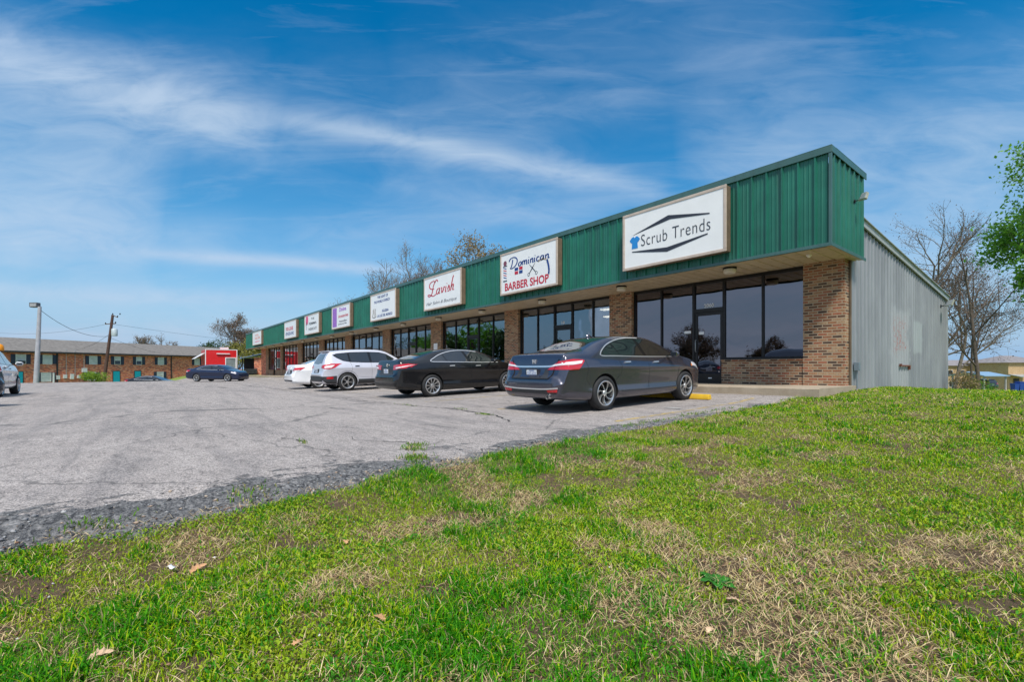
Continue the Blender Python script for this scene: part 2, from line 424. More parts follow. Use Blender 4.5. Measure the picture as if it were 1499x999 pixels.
# ---------------------------------------------------------------- materials for buildings
def m_brick(name,tones,mortar=(.50,.44,.36),bw=.205,bh=.069,msz=.011,dk=.55):
    g=NG(name); v=g.co()
    sp=g.add('ShaderNodeSeparateXYZ'); g.l.new(v,sp.inputs[0])
    h=g.math('ADD',sp.outputs[0],sp.outputs[1])
    cb=g.add('ShaderNodeCombineXYZ'); g.l.new(h,cb.inputs[0]); g.l.new(sp.outputs[2],cb.inputs[1])
    wob=g.noise(v,3,3,.5,out=1); vm=g.add('ShaderNodeVectorMath',operation='MULTIPLY_ADD'); g.l.new(wob,vm.inputs[0]); vm.inputs[1].default_value=(.008,.008,0); g.l.new(cb.outputs[0],vm.inputs[2])
    b=g.add('ShaderNodeTexBrick'); g.l.new(vm.outputs[0],b.inputs['Vector'])
    b.inputs['Scale'].default_value=1; b.inputs['Brick Width'].default_value=bw; b.inputs['Row Height'].default_value=bh
    b.inputs['Mortar Size'].default_value=msz; b.inputs['Mortar Smooth'].default_value=.15; b.inputs['Bias'].default_value=0
    b.inputs['Color1'].default_value=(0,0,0,1); b.inputs['Color2'].default_value=(1,1,1,1)
    n=len(tones); c=g.ramp(b.outputs['Color'],[((i+.0)/n,t) for i,t in enumerate(tones)],'CONSTANT')
    s1=g.noise(v,26,5,.7); c=g.mix(g.ramp(s1,[(.35,dk),(.62,0.)]),c,(.05,.035,.025),'MIX')
    s2=g.noise(v,1.1,4); c=g.mix(g.ramp(s2,[(.4,0.),(.8,.15)]),c,mortar)
    mo=g.mix(g.noise(v,30,3),tuple(x*.75 for x in mortar),mortar)
    col=g.mix(b.outputs['Fac'],c,mo)
    hh=g.math('SUBTRACT',g.math('MULTIPLY',s1,.35),b.outputs['Fac']); g.bump(hh,.8,.008)
    return g.p(Base_Color=col,Roughness=.88)
M_BRICK=m_brick('tan_brown_brick',[(.38,.165,.072),(.25,.10,.048),(.45,.225,.11),(.08,.043,.03),(.35,.13,.058),(.15,.07,.040),(.42,.135,.066),(.50,.31,.17)],mortar=(.47,.36,.24))
M_BRICK2=m_brick('red_brown_brick',[(.68,.15,.065),(.78,.27,.12),(.46,.10,.06),(.72,.17,.08),(.80,.36,.22),(.28,.07,.055)],mortar=(.62,.34,.25),bw=.30,bh=.11,msz=.012,dk=.2)
M_BRICK3=m_brick('tan_yellow_brick',[(.56,.34,.15),(.62,.40,.19),(.50,.29,.12),(.66,.44,.24)],mortar=(.6,.45,.28),bw=.23,bh=.085,msz=.010)
def m_panel(name,c1,c2,rough=.42,metal=.0,streak=.3,dirt=(.02,.03,.03)):
    g=NG(name); v=g.co()
    a=g.noise(g.mapp(v,(5,5,.35)),1.,6,.65); b=g.noise(v,1.3,4); 
    c=g.mix(g.ramp(b,[(.3,0.),(.7,1.)]),c1,c2)
    c=g.mix(g.math('MULTIPLY',g.ramp(a,[(.5,0.),(.75,1.)]),streak),c,dirt)
    c=g.mix(g.ramp(g.noise(v,22,4,.7),[(.62,0.),(.8,.25)]),c,tuple(min(1,x*2.2+.05) for x in c2))
    g.bump(g.noise(g.mapp(v,(2,2,.6)),1.5,3),.25,.02)
    return g.p(Base_Color=c,Roughness=rough,Metallic=metal)
M_GREEN=m_panel('green_metal_panel',(.009,.108,.070),(.015,.160,.106),.40,.0,.55)
M_GTRIM=m_panel('green_trim',(.045,.115,.105),(.065,.14,.13),.4)  # green trim with the sky's reflection painted in as a lighter, greyer tone
M_TAN=m_panel('tan_soffit_metal',(.54,.44,.30),(.62,.52,.37),.5,0,.5,(.16,.11,.05))
M_BRONZE=simple('dark_bronze_aluminium',(.022,.020,.020),.38,.5,.2,9)
M_GALVT=simple('galvanised_trim',(.50,.53,.55),.42,.55,.15,3)
M_BEIGE=simple('beige_sign_metal',(.52,.42,.34),.5,0,.12,5)
M_SBROWN=simple('brown_sign_metal',(.16,.115,.075),.55,0,.2,5)
M_WHITE=simple('sign_white_acrylic',(.84,.83,.80),.28,0,.03,3)
M_NAVY=simple('navy_vinyl',(.012,.045,.21),.4,0,.05)
M_RED=simple('red_vinyl',(.52,.012,.035),.4,0,.05)
M_CHAR=simple('charcoal_vinyl',(.03,.032,.045),.4,0,.05)
M_SBLUE=simple('sky_blue_vinyl',(.02,.24,.60),.4,0,.05)
M_GREYV=simple('grey_vinyl',(.10,.11,.13),.4,0,.05)
M_PURP=simple('purple_vinyl',(.33,.12,.50),.4,0,.4,20)
M_PINK=simple('pink_vinyl',(.75,.10,.22),.4,0,.1)
M_WHITEV=simple('white_vinyl',(.82,.82,.82),.45,0,.03)
M_ORANGE=simple('faded_orange_vinyl',(.68,.22,.14),.5,0,.1)
def m_siding():
    g=NG('galvanised_siding'); v=g.co(); v=g.mapp(v,(1,1,1),(-34,5,.8)); sp=g.add('ShaderNodeSeparateXYZ'); g.l.new(v,sp.inputs[0]); y,z=sp.outputs[1],sp.outputs[2]
    a=g.noise(g.mapp(v,(3,3,.25)),1,5,.6); b=g.noise(v,.8,4); w_=g.noise(v,2.2,5,.7)
    c=g.mix(g.ramp(b,[(.3,0.),(.7,1.)]),(.225,.235,.25),(.30,.312,.325))
    c=g.mix(g.ramp(a,[(.42,0.),(.7,.5)]),c,(.40,.415,.425))
    def rect(y0,y1,z0,z1,e=.12,k=.5):
        jy=g.math('ADD',y,g.math('MULTIPLY',g.math('SUBTRACT',w_,.5),k)); jz=g.math('ADD',z,g.math('MULTIPLY',g.math('SUBTRACT',w_,.5),k))
        def ed(s,a0,sg):
            return g.math('MULTIPLY',g.math('SUBTRACT',s,a0),sg/e,clamp=True)
        r=g.math('MULTIPLY',g.math('MULTIPLY',ed(jy,y0,1),ed(jy,y1,-1)),g.math('MULTIPLY',ed(jz,z0,1),ed(jz,z1,-1)))
        return r
    c=g.mix(g.math('MULTIPLY',rect(3.8,6.15,.2,3.35,.25,1.3),.6),c,(.42,.435,.44))
    c=g.mix(g.math('MULTIPLY',rect(6.55,8.0,1.9,3.05),.55),c,(.42,.455,.45))
    c=g.mix(g.math('MULTIPLY',rect(5.8,9.5,.2,1.6),.35),c,(.24,.262,.272))
    gr=g.ramp(g.noise(g.mapp(v,(1,2.6,1.6)),2.6,4,.65,1.8),[(.535,0.),(.56,1.),(.60,1.),(.63,0.)])
    c=g.mix(g.math('MULTIPLY',g.math('MULTIPLY',rect(4.0,5.9,1.75,3.1,.3),gr),.6),c,(.40,.09,.06))
    rust=g.ramp(g.noise(v,3.5,5,.7),[(.5,0.),(.7,1.)])
    low=g.math('SUBTRACT',1.0,g.math('MULTIPLY',g.math('SUBTRACT',z,.55),2.2),clamp=True)
    c=g.mix(g.math('MULTIPLY',g.math('MULTIPLY',low,rust),.6),c,(.22,.11,.07))
    return g.p(Base_Color=c,Roughness=.48,Metallic=.25)
M_SIDING=m_siding()
def m_glass(name,trans,refl,f0,rough=.0,wav=.0):
    g=NG(name); n=g.n; n.remove(g.b)
    o=n['Material Output']; mx=n.new('ShaderNodeMixShader'); tr=n.new('ShaderNodeBsdfTransparent'); gl=n.new('ShaderNodeBsdfGlossy')
    tr.inputs[0].default_value=(*trans,1); gl.inputs[0].default_value=(*refl,1); gl.inputs['Roughness'].default_value=rough
    fr=n.new('ShaderNodeFresnel'); fr.inputs[0].default_value=1.5
    f=g.math('MULTIPLY_ADD',fr.outputs[0],1.0,f0-.04,clamp=True)
    if wav:
        bp=n.new('ShaderNodeBump'); bp.inputs['Strength'].default_value=wav; bp.inputs['Distance'].default_value=.02
        g.l.new(g.noise(g.co(),.9,2),bp.inputs['Height']); g.l.new(bp.outputs[0],gl.inputs['Normal'])
    g.l.new(f,mx.inputs[0]); g.l.new(tr.outputs[0],mx.inputs[1]); g.l.new(gl.outputs[0],mx.inputs[2]); g.l.new(mx.outputs[0],o.inputs[0])
    return g.m
M_GLASSD=m_glass('dark_tinted_glass',(.04,.042,.05),(.95,.90,1.),.17,.0,.25)
M_GLASSL=m_glass('clear_shop_glass',(.55,.56,.56),(.9,.93,1.),.24,.0,.25)
M_GLASSM=m_glass('tinted_shop_glass',(.22,.23,.23),(.9,.95,1.),.26,.0,.25)
M_INT=simple('interior_wall_paint',(.36,.34,.30),.8)
M_INTF=simple('interior_floor_tile',(.20,.18,.16),.5)
M_DARK=simple('dark_rubber',(.012,.012,.013),.7)
def emis(name,c,s):
    g=NG(name); g.p(Base_Color=c,Emission_Color=c,Emission_Strength=s); return g.m
M_BLINDT=simple('tan_blinds',(.46,.36,.26),.8,0,.2,2)
M_TUBE=emis('fluorescent_diffuser',(1.,.93,.75),3.0)

def wloc(o):
    v=Vector((0,0,0))
    while o is not None: v=v+o.location; o=o.parent
    return v
def wb(mb,name,mat,parent,**k): return mb.build(name,mat,parent,org=wloc(parent),**k)

def text(s,x0,x1,zb,zh,y,mat,parent,name='lettering',bold=0.0,shear=0.0,space=1.0,rz=None,th=.006):
    cu=bpy.data.curves.new('t','FONT'); cu.body=s; cu.offset=bold; cu.shear=shear; cu.space_character=space; cu.align_x='LEFT'; cu.resolution_u=4; cu.extrude=.02
    to=bpy.data.objects.new('t',cu); COL.objects.link(to)
    dg=bpy.context.evaluated_depsgraph_get(); me=bpy.data.meshes.new_from_object(to.evaluated_get(dg))
    bpy.data.objects.remove(to); bpy.data.curves.remove(cu)
    n=len(me.vertices); v=np.empty(n*3); me.vertices.foreach_get('co',v); v=v.reshape(-1,3)
    mn=v.min(0); mx=v.max(0)
    px=(v[:,0]-mn[0])/(mx[0]-mn[0]); pz=(v[:,1]-mn[1])/(mx[1]-mn[1]); pt=(v[:,2]-mn[2])/(mx[2]-mn[2])
    W_=np.stack([x0+px*(x1-x0), y-pt*th, zb+pz*zh],-1)-np.array(wloc(parent))
    me.vertices.foreach_set('co',W_.ravel()); me.update(); me.name=name; me.materials.clear(); me.materials.append(mat)
    o=bpy.data.objects.new(name,me); COL.objects.link(o); o.parent=parent; return o
def smoothline(pts,k=6):
    out=[]; n=len(pts)
    for i in range(n-1):
        p0=pts[max(i-1,0)];p1=pts[i];p2=pts[i+1];p3=pts[min(i+2,n-1)]
        for j in range(k):
            t=j/k
            out.append(tuple(.5*((2*p1[a])+(-p0[a]+p2[a])*t+(2*p0[a]-5*p1[a]+4*p2[a]-p3[a])*t*t+(-p0[a]+3*p1[a]-3*p2[a]+p3[a])*t**3) for a in range(2)))
    out.append(tuple(pts[-1])); return out
def strokes(lines,x0,z0,sx,sz,y,wd,mat,parent,name='lettering',contrast=.5,k=6,th=.006):
    """brush lettering: lines in letter units; the pen is thicker on downstrokes"""
    mb=MB()
    for ln in lines:
        P=smoothline(ln,k) if k>1 else ln; P=[(x0+a*sx,z0+b*sz) for a,b in P]
        rf=[];rb=[]
        for i,p in enumerate(P):
            q=P[min(i+1,len(P)-1)];r=P[max(i-1,0)]; dx_,dz_=q[0]-r[0],q[1]-r[1]; L=math.hypot(dx_,dz_) or 1
            w_=wd*(1-contrast+contrast*abs(dz_/L))*.5; nx_,nz_=-dz_/L*w_,dx_/L*w_
            rf.append([(p[0]+nx_,y,p[1]+nz_),(p[0]+nx_,y-th,p[1]+nz_),(p[0]-nx_,y-th,p[1]-nz_),(p[0]-nx_,y,p[1]-nz_)])
        mb.loft(rf)
    return wb(mb,name,mat,parent)

def ribbed(mb,u0,u1,P,v0,v1,pitch=.33,h=.042,minor=.008,w0=.070,w1=.032,m=0,phase=0.0):
    """ribbed sheet; P(u,off,v)->xyz, ribs run along v. v0/v1 may be functions of u"""
    pts=[]; u=u0+phase*pitch
    seq=[]
    while u<u1+pitch:
        seq+= [(u-w0/2,0),(u-w1/2,h),(u+w1/2,h),(u+w0/2,0)]
        if minor:
            for q in (pitch*.36,pitch*.64): seq+=[(u+q-.02,0),(u+q-.008,minor),(u+q+.008,minor),(u+q+.02,0)]
        u+=pitch
    seq=[(a,b) for a,b in seq if u0<a<u1]; seq=[(u0,0)]+seq+[(u1,0)]
    f0=v0 if callable(v0) else (lambda u:v0); f1=v1 if callable(v1) else (lambda u:v1)
    i=len(mb.v)
    for a,b in seq: mb.v+= [P(a,b,f0(a)),P(a,b,f1(a))]
    for k in range(len(seq)-1): mb.f.append((i+2*k,i+2*k+2,i+2*k+3,i+2*k+1)); mb.m.append(m)

# ---------------------------------------------------------------- shop building
BX0=-69.0
shop=thing('shop_building',(-34,5,.8),'long shop row with green ribbed fascia, brick pillars and grey metal side wall','shop building')
ST=4.075; FT=6.09; FB=4.05; FY=-1.78; FX=.09
# fascia
mb=MB()
ribbed(mb,BX0,FX-.03,lambda u,o,v:(u,FY-o,v),FB,FT,phase=.55)
ribbed(mb,FY+.03,.52,lambda u,o,v:(FX+o,u,v),FB,FT,phase=.4)
ribbed(mb,FY+.03,.52,lambda u,o,v:(BX0-o,u,v),FB,FT,phase=.4)
mb.box(BX0+.005,.44,FB+.1,FX-.005,.50,FT-.01)
wb(mb,'fascia',M_GREEN,shop,fixn=False)
mb=MB()   # trims
mb.box(BX0-.05,FY-.055,FT-.11,FX+.05,FY-.036,FT+.03); mb.box(BX0-.05,FY-.055,FT+.03,FX+.05,FY+.2,FT+.045)
mb.box(FX+.036,FY-.036,FT-.11,FX+.055,.54,FT+.03); mb.box(FX-.2,FY+.2,FT+.03,FX+.055,.54,FT+.045)
mb.box(BX0-.055,FY-.036,FT-.11,BX0-.036,.54,FT+.03)
mb.box(FX-.012,FY-.046,FB-.01,FX+.046,FY-.002,FT-.112)     # corner
mb.box(BX0-.04,FY-.045,FB-.03,FX+.04,FY-.034,FB+.045); mb.box(BX0-.04,FY-.034,FB-.03,FX-.05,FY+.02,FB-.018)
mb.box(FX+.034,FY-.034,FB-.03,FX+.045,.54,FB+.045)
wb(mb,'fascia_trim',M_GTRIM,shop,bevel=.004)
mb=MB(); mb.box(BX0+.01,FY+.2,FT-.14,FX-.2,.45,FT-.10); wb(mb,'canopy_roof',M_GALVT,shop)
# soffit
mb=MB()
ribbed(mb,BX0+.02,FX-.02,lambda u,o,v:(u,v,ST-.004-o*.35),FY+.02,.55,pitch=.305,h=-.05,minor=0,w0=.05,w1=.028)
wb(mb,'soffit',M_TAN,shop,fixn=False)
# pillars and brick base walls
PIL=[(-1.04,-.15),(-7.26,-6.30),(-13.39,-12.40),(-20.35,-19.18),(-27.19,-26.0),(-34.75,-33.35),(-41.84,-40.5),(-49.49,-47.9),(-57.4,-56.3),(-65.5,-64.1)]
for a,b in PIL:
    mb=MB(); mb.box(a,0,swz(a)-.25,b,.42,4.10); wb(mb,'brick_pillar',M_BRICK,shop)
# side pier return + dark corner
UN=[ # left, right, mullions, door bay index, brick sill bays, glass, sill height
 ([-6.30,-5.25,-4.13,-3.17,-2.10,-1.04],2,[3,4],'D'),
 ([-12.40,-11.28,-10.25,-9.24,-8.18,-7.26],2,[],'L'),
 ([-19.18,-17.88,-16.70,-15.70,-14.49,-13.39],2,[],'M'),
 ([-26.0,-24.67,-23.53,-22.46,-21.31,-20.35],2,[],'L'),
 ([-33.35,-32.06,-30.65,-29.49,-28.2,-27.19],2,[],'L'),
 ([-40.5,-39.3,-38.2,-37.1,-35.9,-34.75],2,[0,1,3,4],'M'),
 ([-47.9,-46.7,-45.5,-44.3,-43.1,-41.84],2,[0,1,3,4],'M'),
 ([-56.3,-54.9,-53.5,-52.1,-50.8,-49.49],2,[0,1,3,4],'M'),
 ([-64.1,-62.7,-61.3,-60.1,-58.8,-57.4],2,[0,1,3,4],'M')]
GM={'D':M_GLASSD,'L':M_GLASSL,'M':M_GLASSM}
GY=.17
for ui,(ml,db,sills,gk) in enumerate(UN):
    z0=swz((ml[0]+ml[-1])/2)+.008; zs=z0+.69; top=4.06
    for bi in range(5):
        a,b=ml[bi],ml[bi+1]
        if bi in sills:
            mb=MB(); mb.box(a+(.0 if bi else .001),.03,z0-.2,b,.36,zs-.035); mb.box(a,-.012,zs-.035,b,.36,zs)
            wb(mb,'brick_sill_wall',M_BRICK,shop)
        zb=zs if bi in sills else z0
        mb=MB(); t=.055
        if bi!=db:
            # window frame: left stile, head, foot (right stile belongs to the next bay)
            mb.box(a,GY-.05,zb,a+t,GY+.06,top); mb.box(a+t,GY-.045,top-.09,b,GY+.055,top); mb.box(a+t,GY-.045,zb,b,GY+.055,zb+.07)
            if bi==4: mb.box(b-.04,GY-.049,zb+.07,b-.001,GY+.059,top-.09)
            fr=wb(mb,'window_frame',M_BRONZE,shop,bevel=.004)
            mb=MB(); mb.box(a+t,GY-.003,zb+.07,b,GY+.003,top-.09); wb(mb,'pane',GM[gk],fr)
        else:
            dh=z0+2.13
            mb.box(a,GY-.06,z0,a+.075,GY+.06,top); mb.box(b-.012,GY-.06,z0,b+.0,GY+.06,top); mb.box(a+.075,GY-.055,dh,b-.012,GY+.055,dh+.11); mb.box(a+.075,GY-.045,top-.09,b-.012,GY+.055,top)
            fr=wb(mb,'door_frame',M_BRONZE,shop,bevel=.004)
            mb=MB(); mb.box(a+.075,GY-.003,dh+.11,b-.012,GY+.003,top-.09); wb(mb,'transom_pane',GM[gk],fr)
            mb=MB(); x0,x1=a+.082,b-.018
            mb.box(x0,GY-.035,z0+.01,x0+.075,GY+.02,dh-.005); mb.box(x1-.075,GY-.035,z0+.01,x1,GY+.02,dh-.005)
            mb.box(x0+.075,GY-.034,z0+.01,x1-.075,GY+.019,z0+.29); mb.box(x0+.075,GY-.034,dh-.1,x1-.075,GY+.019,dh-.005)
            dr=wb(mb,'glass_door',M_BRONZE,shop,bevel=.004)
            mb=MB(); mb.box(x0+.075,GY-.009,z0+.29,x1-.075,GY-.003,dh-.1); wb(mb,'pane',GM[gk],dr)
            mb=MB(); mb.tube([(x0+.037,GY-.035,z0+.95),(x0+.037,GY-.09,z0+.95),(x0+.037,GY-.09,z0+1.3),(x0+.037,GY-.035,z0+1.3)],.011); wb(mb,'handle',M_GALVT,dr,smooth=True)
            if ui==0:
                text('2060',a+.36,a+.66,dh+.135,.115,GY-.005,M_WHITEV,fr,'house_number',.01)
                mb=MB(); mb.box(x0+.11,GY-.014,z0+1.47,x0+.27,GY-.010,z0+1.55); wb(mb,'sticker',M_WHITEV,dr)
                mb=MB(); mb.box(x0+.42,GY-.038,z0+.14,x0+.53,GY-.0355,z0+.17); wb(mb,'mail_plate',M_WHITEV,dr)
            if ui==1: text('OPEN',a+.30,a+.80,3.66,.13,GY+.05,emis('neon_orange',(1.,.35,.08),1.4),shop,'neon_letters',.01)
            if ui==1: text('18',a+.42,a+.58,dh+.14,.12,GY-.005,M_WHITEV,fr,'house_number',.01)
mb=MB(); mb.box(-4.42,.160,2.52,-4.2,.1655,2.60); wb(mb,'sticker',M_WHITEV,shop)
# interiors
for ui,(ml,db,sills,gk) in enumerate(UN):
    a=ml[0]-.55;b=ml[-1]+.5
    if ui==0: b=-.16
    mb=MB(); mb.box(a,.5,.6,a+.1,8,4.2); mb.box(a+.1,7.9,.6,b,8,4.2)
    if ui==0: mb.box(b-.06,.5,.6,b,7.9,4.2)
    wb(mb,'interior_wall',M_INT,shop)
    mb=MB(); z=swz(ml[0]); mb.box(a+.1,.37,z-.3,b,7.9,z+.003); wb(mb,'interior_floor',M_INTF,shop)
mb=MB(); mb.box(-64.6,.56,4.0,-.2,7.9,4.06); wb(mb,'interior_ceiling',M_INT,shop)
for x,y in [(-9.2,2.6),(-8.1,4.8),(-10.9,4.8),(-22.5,3),(-29.6,3)]:
    mb=MB(); mb.box(x-.6,y-.15,3.955,x+.6,y+.15,3.99); wb(mb,'ceiling_panel_light',M_TUBE,shop)
# end wall beyond last unit
mb=MB(); mb.box(-68.6,.02,.2,-65.5,.42,4.1); wb(mb,'end_brick_wall',M_BRICK2,shop)
for (ui,xa,xb) in ((3,-25.7,-23.6),(3,-22.4,-20.5),(4,-33.0,-30.8),(4,-29.4,-27.4),(5,-40.2,-38.3),(5,-37.0,-35.0)):
    mb=MB(); ribbed(mb,xa,xb,lambda u,o,v:(u,.48-o,v),1.2,3.75,pitch=.13,h=.03,minor=0,w0=.10,w1=.04); wb(mb,'window_blind',M_BLINDT,shop,fixn=False)
for (x,z,w_,h_) in ((-10.02,2.42,.17,.24),(-9.75,2.0,.13,.1),(-16.45,2.3,.2,.26),(-23.2,2.3,.18,.25),(-11.9,1.75,.5,.4),(-8.0,1.8,.35,.5),(-30.3,2.2,.18,.25),(-14.9,2.9,.5,.35)):
    mb=MB(); mb.box(x,GY+.006 if x not in (-10.02,-9.75) else GY+.0,z,x+w_,GY+.0095,z+h_); wb(mb,'window_notice',M_WHITEV,shop)
mb=MB(); mb.box(-19.95,-.035,2.45,-19.55,-.002,2.85); wb(mb,'pillar_notice',M_WHITEV,shop)
# metal building behind
ztop=lambda y:5.19-.0795*y
mb=MB(); ribbed(mb,.30,12.0,lambda u,o,v:(-.13+o,u,v),lambda u:float(lawnz(np.array(.3),np.array(u)))-.02,lambda u:ztop(u)-.06,pitch=.305,h=.03,minor=.005,phase=.3)
wb(mb,'side_wall',M_SIDING,shop,fixn=False)
mb=MB(); ribbed(mb,-68.6,-.13,lambda u,o,v:(u,12.0+o,v),-.2,ztop(12)-.06,pitch=.305,minor=0); mb.box(-68.62,.43,-.2,-68.5,11.99,4.25)
wb(mb,'rear_wall',M_SIDING,shop,fixn=False)
mb=MB(); mb.prism([(.52,ztop(.52)),(12.15,ztop(12.15)),(12.15,ztop(12.15)+.06),(.52,ztop(.52)+.06)],-68.7,-.11,axis='x')
# swap: prism with axis x uses (h,a,b)
wb(mb,'metal_roof',M_GALVT,shop)
mb=MB(); mb.prism([(.52,ztop(.52)-.09),(12.15,ztop(12.15)-.09),(12.15,ztop(12.15)+.065),(.52,ztop(.52)+.065)],-.085,-.045,axis='x')
mb.prism([(.5,ztop(.5)+.07),(12.2,ztop(12.2)+.07),(12.2,ztop(12.2)+.09),(.5,ztop(.5)+.09)],-.25,.0,axis='x')
mb.box(-.14,11.96,.5,-.06,12.06,ztop(12)-.16)
wb(mb,'rake_trim',simple('pale_rake_trim',(.42,.44,.45),.45,.2,.1,3),shop)
mb=MB(); mb.box(-.135,.28,swz(0)-.5,-.10,.335,FB); wb(mb,'corner_trim',M_SBROWN,shop)
# utility box, rusty bracket
mb=MB(); mb.box(-.10,.48,1.39,.0,.62,1.59); mb.box(-.0,.5,1.41,.006,.60,1.57); mb.tube([(-.05,.55,1.39),(-.05,.55,.95)],.013); wb(mb,'meter_box',simple('grey_box_paint',(.16,.2,.23),.5),shop,bevel=.006)
mb=MB(); mb.box(-.1,4.75,1.50,-.055,5.95,1.545); mb.box(-.11,5.85,1.40,-.05,5.92,1.50); mb.box(-.11,4.8,1.545,-.05,4.87,1.58)
wb(mb,'rusty_bracket',simple('rust',(.16,.055,.03),.9,0,.5,18),shop,bevel=.006)

# soffit lamps : things of their own
lx=[-2.36,-5.85,-9.6,-13.6,-17.5,-21.6,-25.6,-30.1,-34.5,-38.7,-43.0,-47.2,-51.4,-55.6,-60.,-64.]
M_LENS=simple('lamp_lens_plastic',(.72,.66,.55),.35)
nm=['in front of the door of the big corner shop','between the corner shop and the barber shop door','in front of the barber shop windows','at the pillar left of the barber shop','below the red script salon sign','left of the red script salon sign','below the church sign','right of the purple trimmed sign','below the sign with the pink rose','below the sign with the red and blue lines','fourth from the far end','third from the far end','second from the far end','under the far end sign','under the left edge of the far end sign','nearest the far end of the canopy']
for i,x in enumerate(lx):
    y=-1.12
    t=thing('canopy_lamp',(x,y,4.07),'round canopy lamp '+nm[i],'canopy lamp','round lamps under the canopy')
    mb=MB(); mb.lathe([(.02,0),(.165,0),(.17,-.045),(.02,-.05)],24); mb.build('lamp_base',M_BRONZE,t,smooth=True,angle=35)
    mb=MB(); mb.lathe([(.15,-.05),(.152,-.13),(.13,-.158),(.02,-.162),(.0,-.162)],24); mb.build('lens',M_LENS,t,smooth=True,angle=35)
t=thing('camera_dome',(-.55,-1.05,4.07),'small white dome sensor under the canopy corner above the brick pillar','sensor')
mb=MB(); mb.lathe([(.02,0),(.055,0),(.057,-.03),(.04,-.03)],16); mb.build('dome_base',M_WHITE,t,smooth=True,angle=35)
mb=MB(); mb.lathe([(.04,-.03),(.038,-.05),(.02,-.065),(0,-.068)],16); mb.build('dome',M_WHITE,t,smooth=True)
def flood(name,loc,label,rot,s=1.):
    t=thing('flood_light',loc,label,'flood light','wall flood lights'); 
    mb=MB(); mb.lathe([(.0,0),(.06*s,0),(.06*s,.03*s),(0,.03*s)],14,'x'); mb.tube([(.03*s,0,0),(.12*s,0,.02*s),(.17*s,0,.07*s)],.016*s); mb.build('bracket',M_BRONZE,t,smooth=True,angle=40)
    mb=MB(); r=[]
    for u,h,zc in ((.10,.05,.03),(.16,.085,.08),(.30,.10,.10)):
        r.append([(u*s,-h*s*1.2,(zc-h)*s),(u*s,h*s*1.2,(zc-h)*s),(u*s+.05*s,h*s*1.2,(zc+h)*s),(u*s+.05*s,-h*s*1.2,(zc+h)*s)])
    mb.loft(r); mb.build('lamp_housing',M_GALVT,t,bevel=.008)
    mb=MB(); u=.303;h=.085;mb.loft([[(u*s,-h*s,(.10-h)*s),(u*s,h*s,(.10-h)*s),(u*s+.05*s,h*s,(.10+h)*s),(u*s+.05*s,-h*s,(.10+h)*s)],[(u*s+.01,-h*s,(.10-h)*s),(u*s+.01,h*s,(.10-h)*s),(u*s+.06*s,h*s,(.10+h)*s),(u*s+.06*s,-h*s,(.10+h)*s)]]); mb.build('glass',M_LENS,t)
    return t
flood('a',(FX+.035,-.30,5.28),'grey flood light on the end of the green fascia',0,.72)
flood('c',(-31.0,-.62,3.96),'small white flood light under the canopy near the lilac striped sign',0,1.3)
flood('b',(-.11,10.85,3.82),'small flood light near the back end of the grey metal side wall',0,1.1)

# ---------------------------------------------------------------- box signs
SB={}
def box_sign(x0,x1,label,z0=4.28,z1=5.90):
    t=thing('box_sign',((x0+x1)/2,FY-.03,z0),label,'shop sign','box signs on the green fascia')
    mb=MB(); mb.box(x0+.012,FY-.045,z0+.012,x1-.012,-2.035,z1-.012); wb(mb,'sign_cabinet',M_SBROWN,t,bevel=.006)
    mb=MB(); f=.075
    mb.box(x0,-2.075,z0,x1,-2.036,z0+f); mb.box(x0,-2.075,z1-f,x1,-2.036,z1); mb.box(x0,-2.0745,z0+f,x0+f,-2.036,z1-f); mb.box(x1-f,-2.0745,z0+f,x1,-2.036,z1-f)
    wb(mb,'sign_frame',M_BEIGE,t,bevel=.008)
    mb=MB(); mb.box(x0+f,-2.062,z0+f,x1-f,-2.04,z1-f); wb(mb,'sign_face',M_WHITE,t)
    return t
SY=-2.0625
s=box_sign(-5.06,-1.98,'widest white sign, with thin dark lettering and a small blue shirt, above the corner shop')
text('Scrub Trends',-4.42,-2.38,4.89,.32,SY,M_CHAR,s,bold=-.012,space=1.08)
def poly(pts,mat,par,name,th=.006,y=SY):
    mb=MB(); mb.prism(pts,y,y-th); return wb(mb,name,mat,par)
poly([(-4.70,5.02+.24),(-3.56,5.55),(-2.40,5.315),(-2.40,5.285),(-3.50,5.43)],M_CHAR,s,'roof_line_mark')
poly([(-4.73,4.80),(-3.60,4.70),(-2.45,4.82),(-2.45,4.79),(-3.60,4.58),(-4.73,4.775)],M_CHAR,s,'roof_line_mark')
poly([(-4.74,4.87),(-4.53,4.87),(-4.545,5.03),(-4.50,5.06),(-4.46,5.12),(-4.535,5.20),(-4.59,5.215),(-4.635,5.17),(-4.68,5.215),(-4.735,5.20),(-4.81,5.12),(-4.77,5.06),(-4.725,5.03)],M_SBLUE,s,'shirt_mark')
s=box_sign(-10.99,-7.79,'white barber shop sign with blue script, scissors and red block letters')
text('BARBER SHOP',-10.69,-8.22,4.43,.30,SY,M_RED,s,bold=.02)
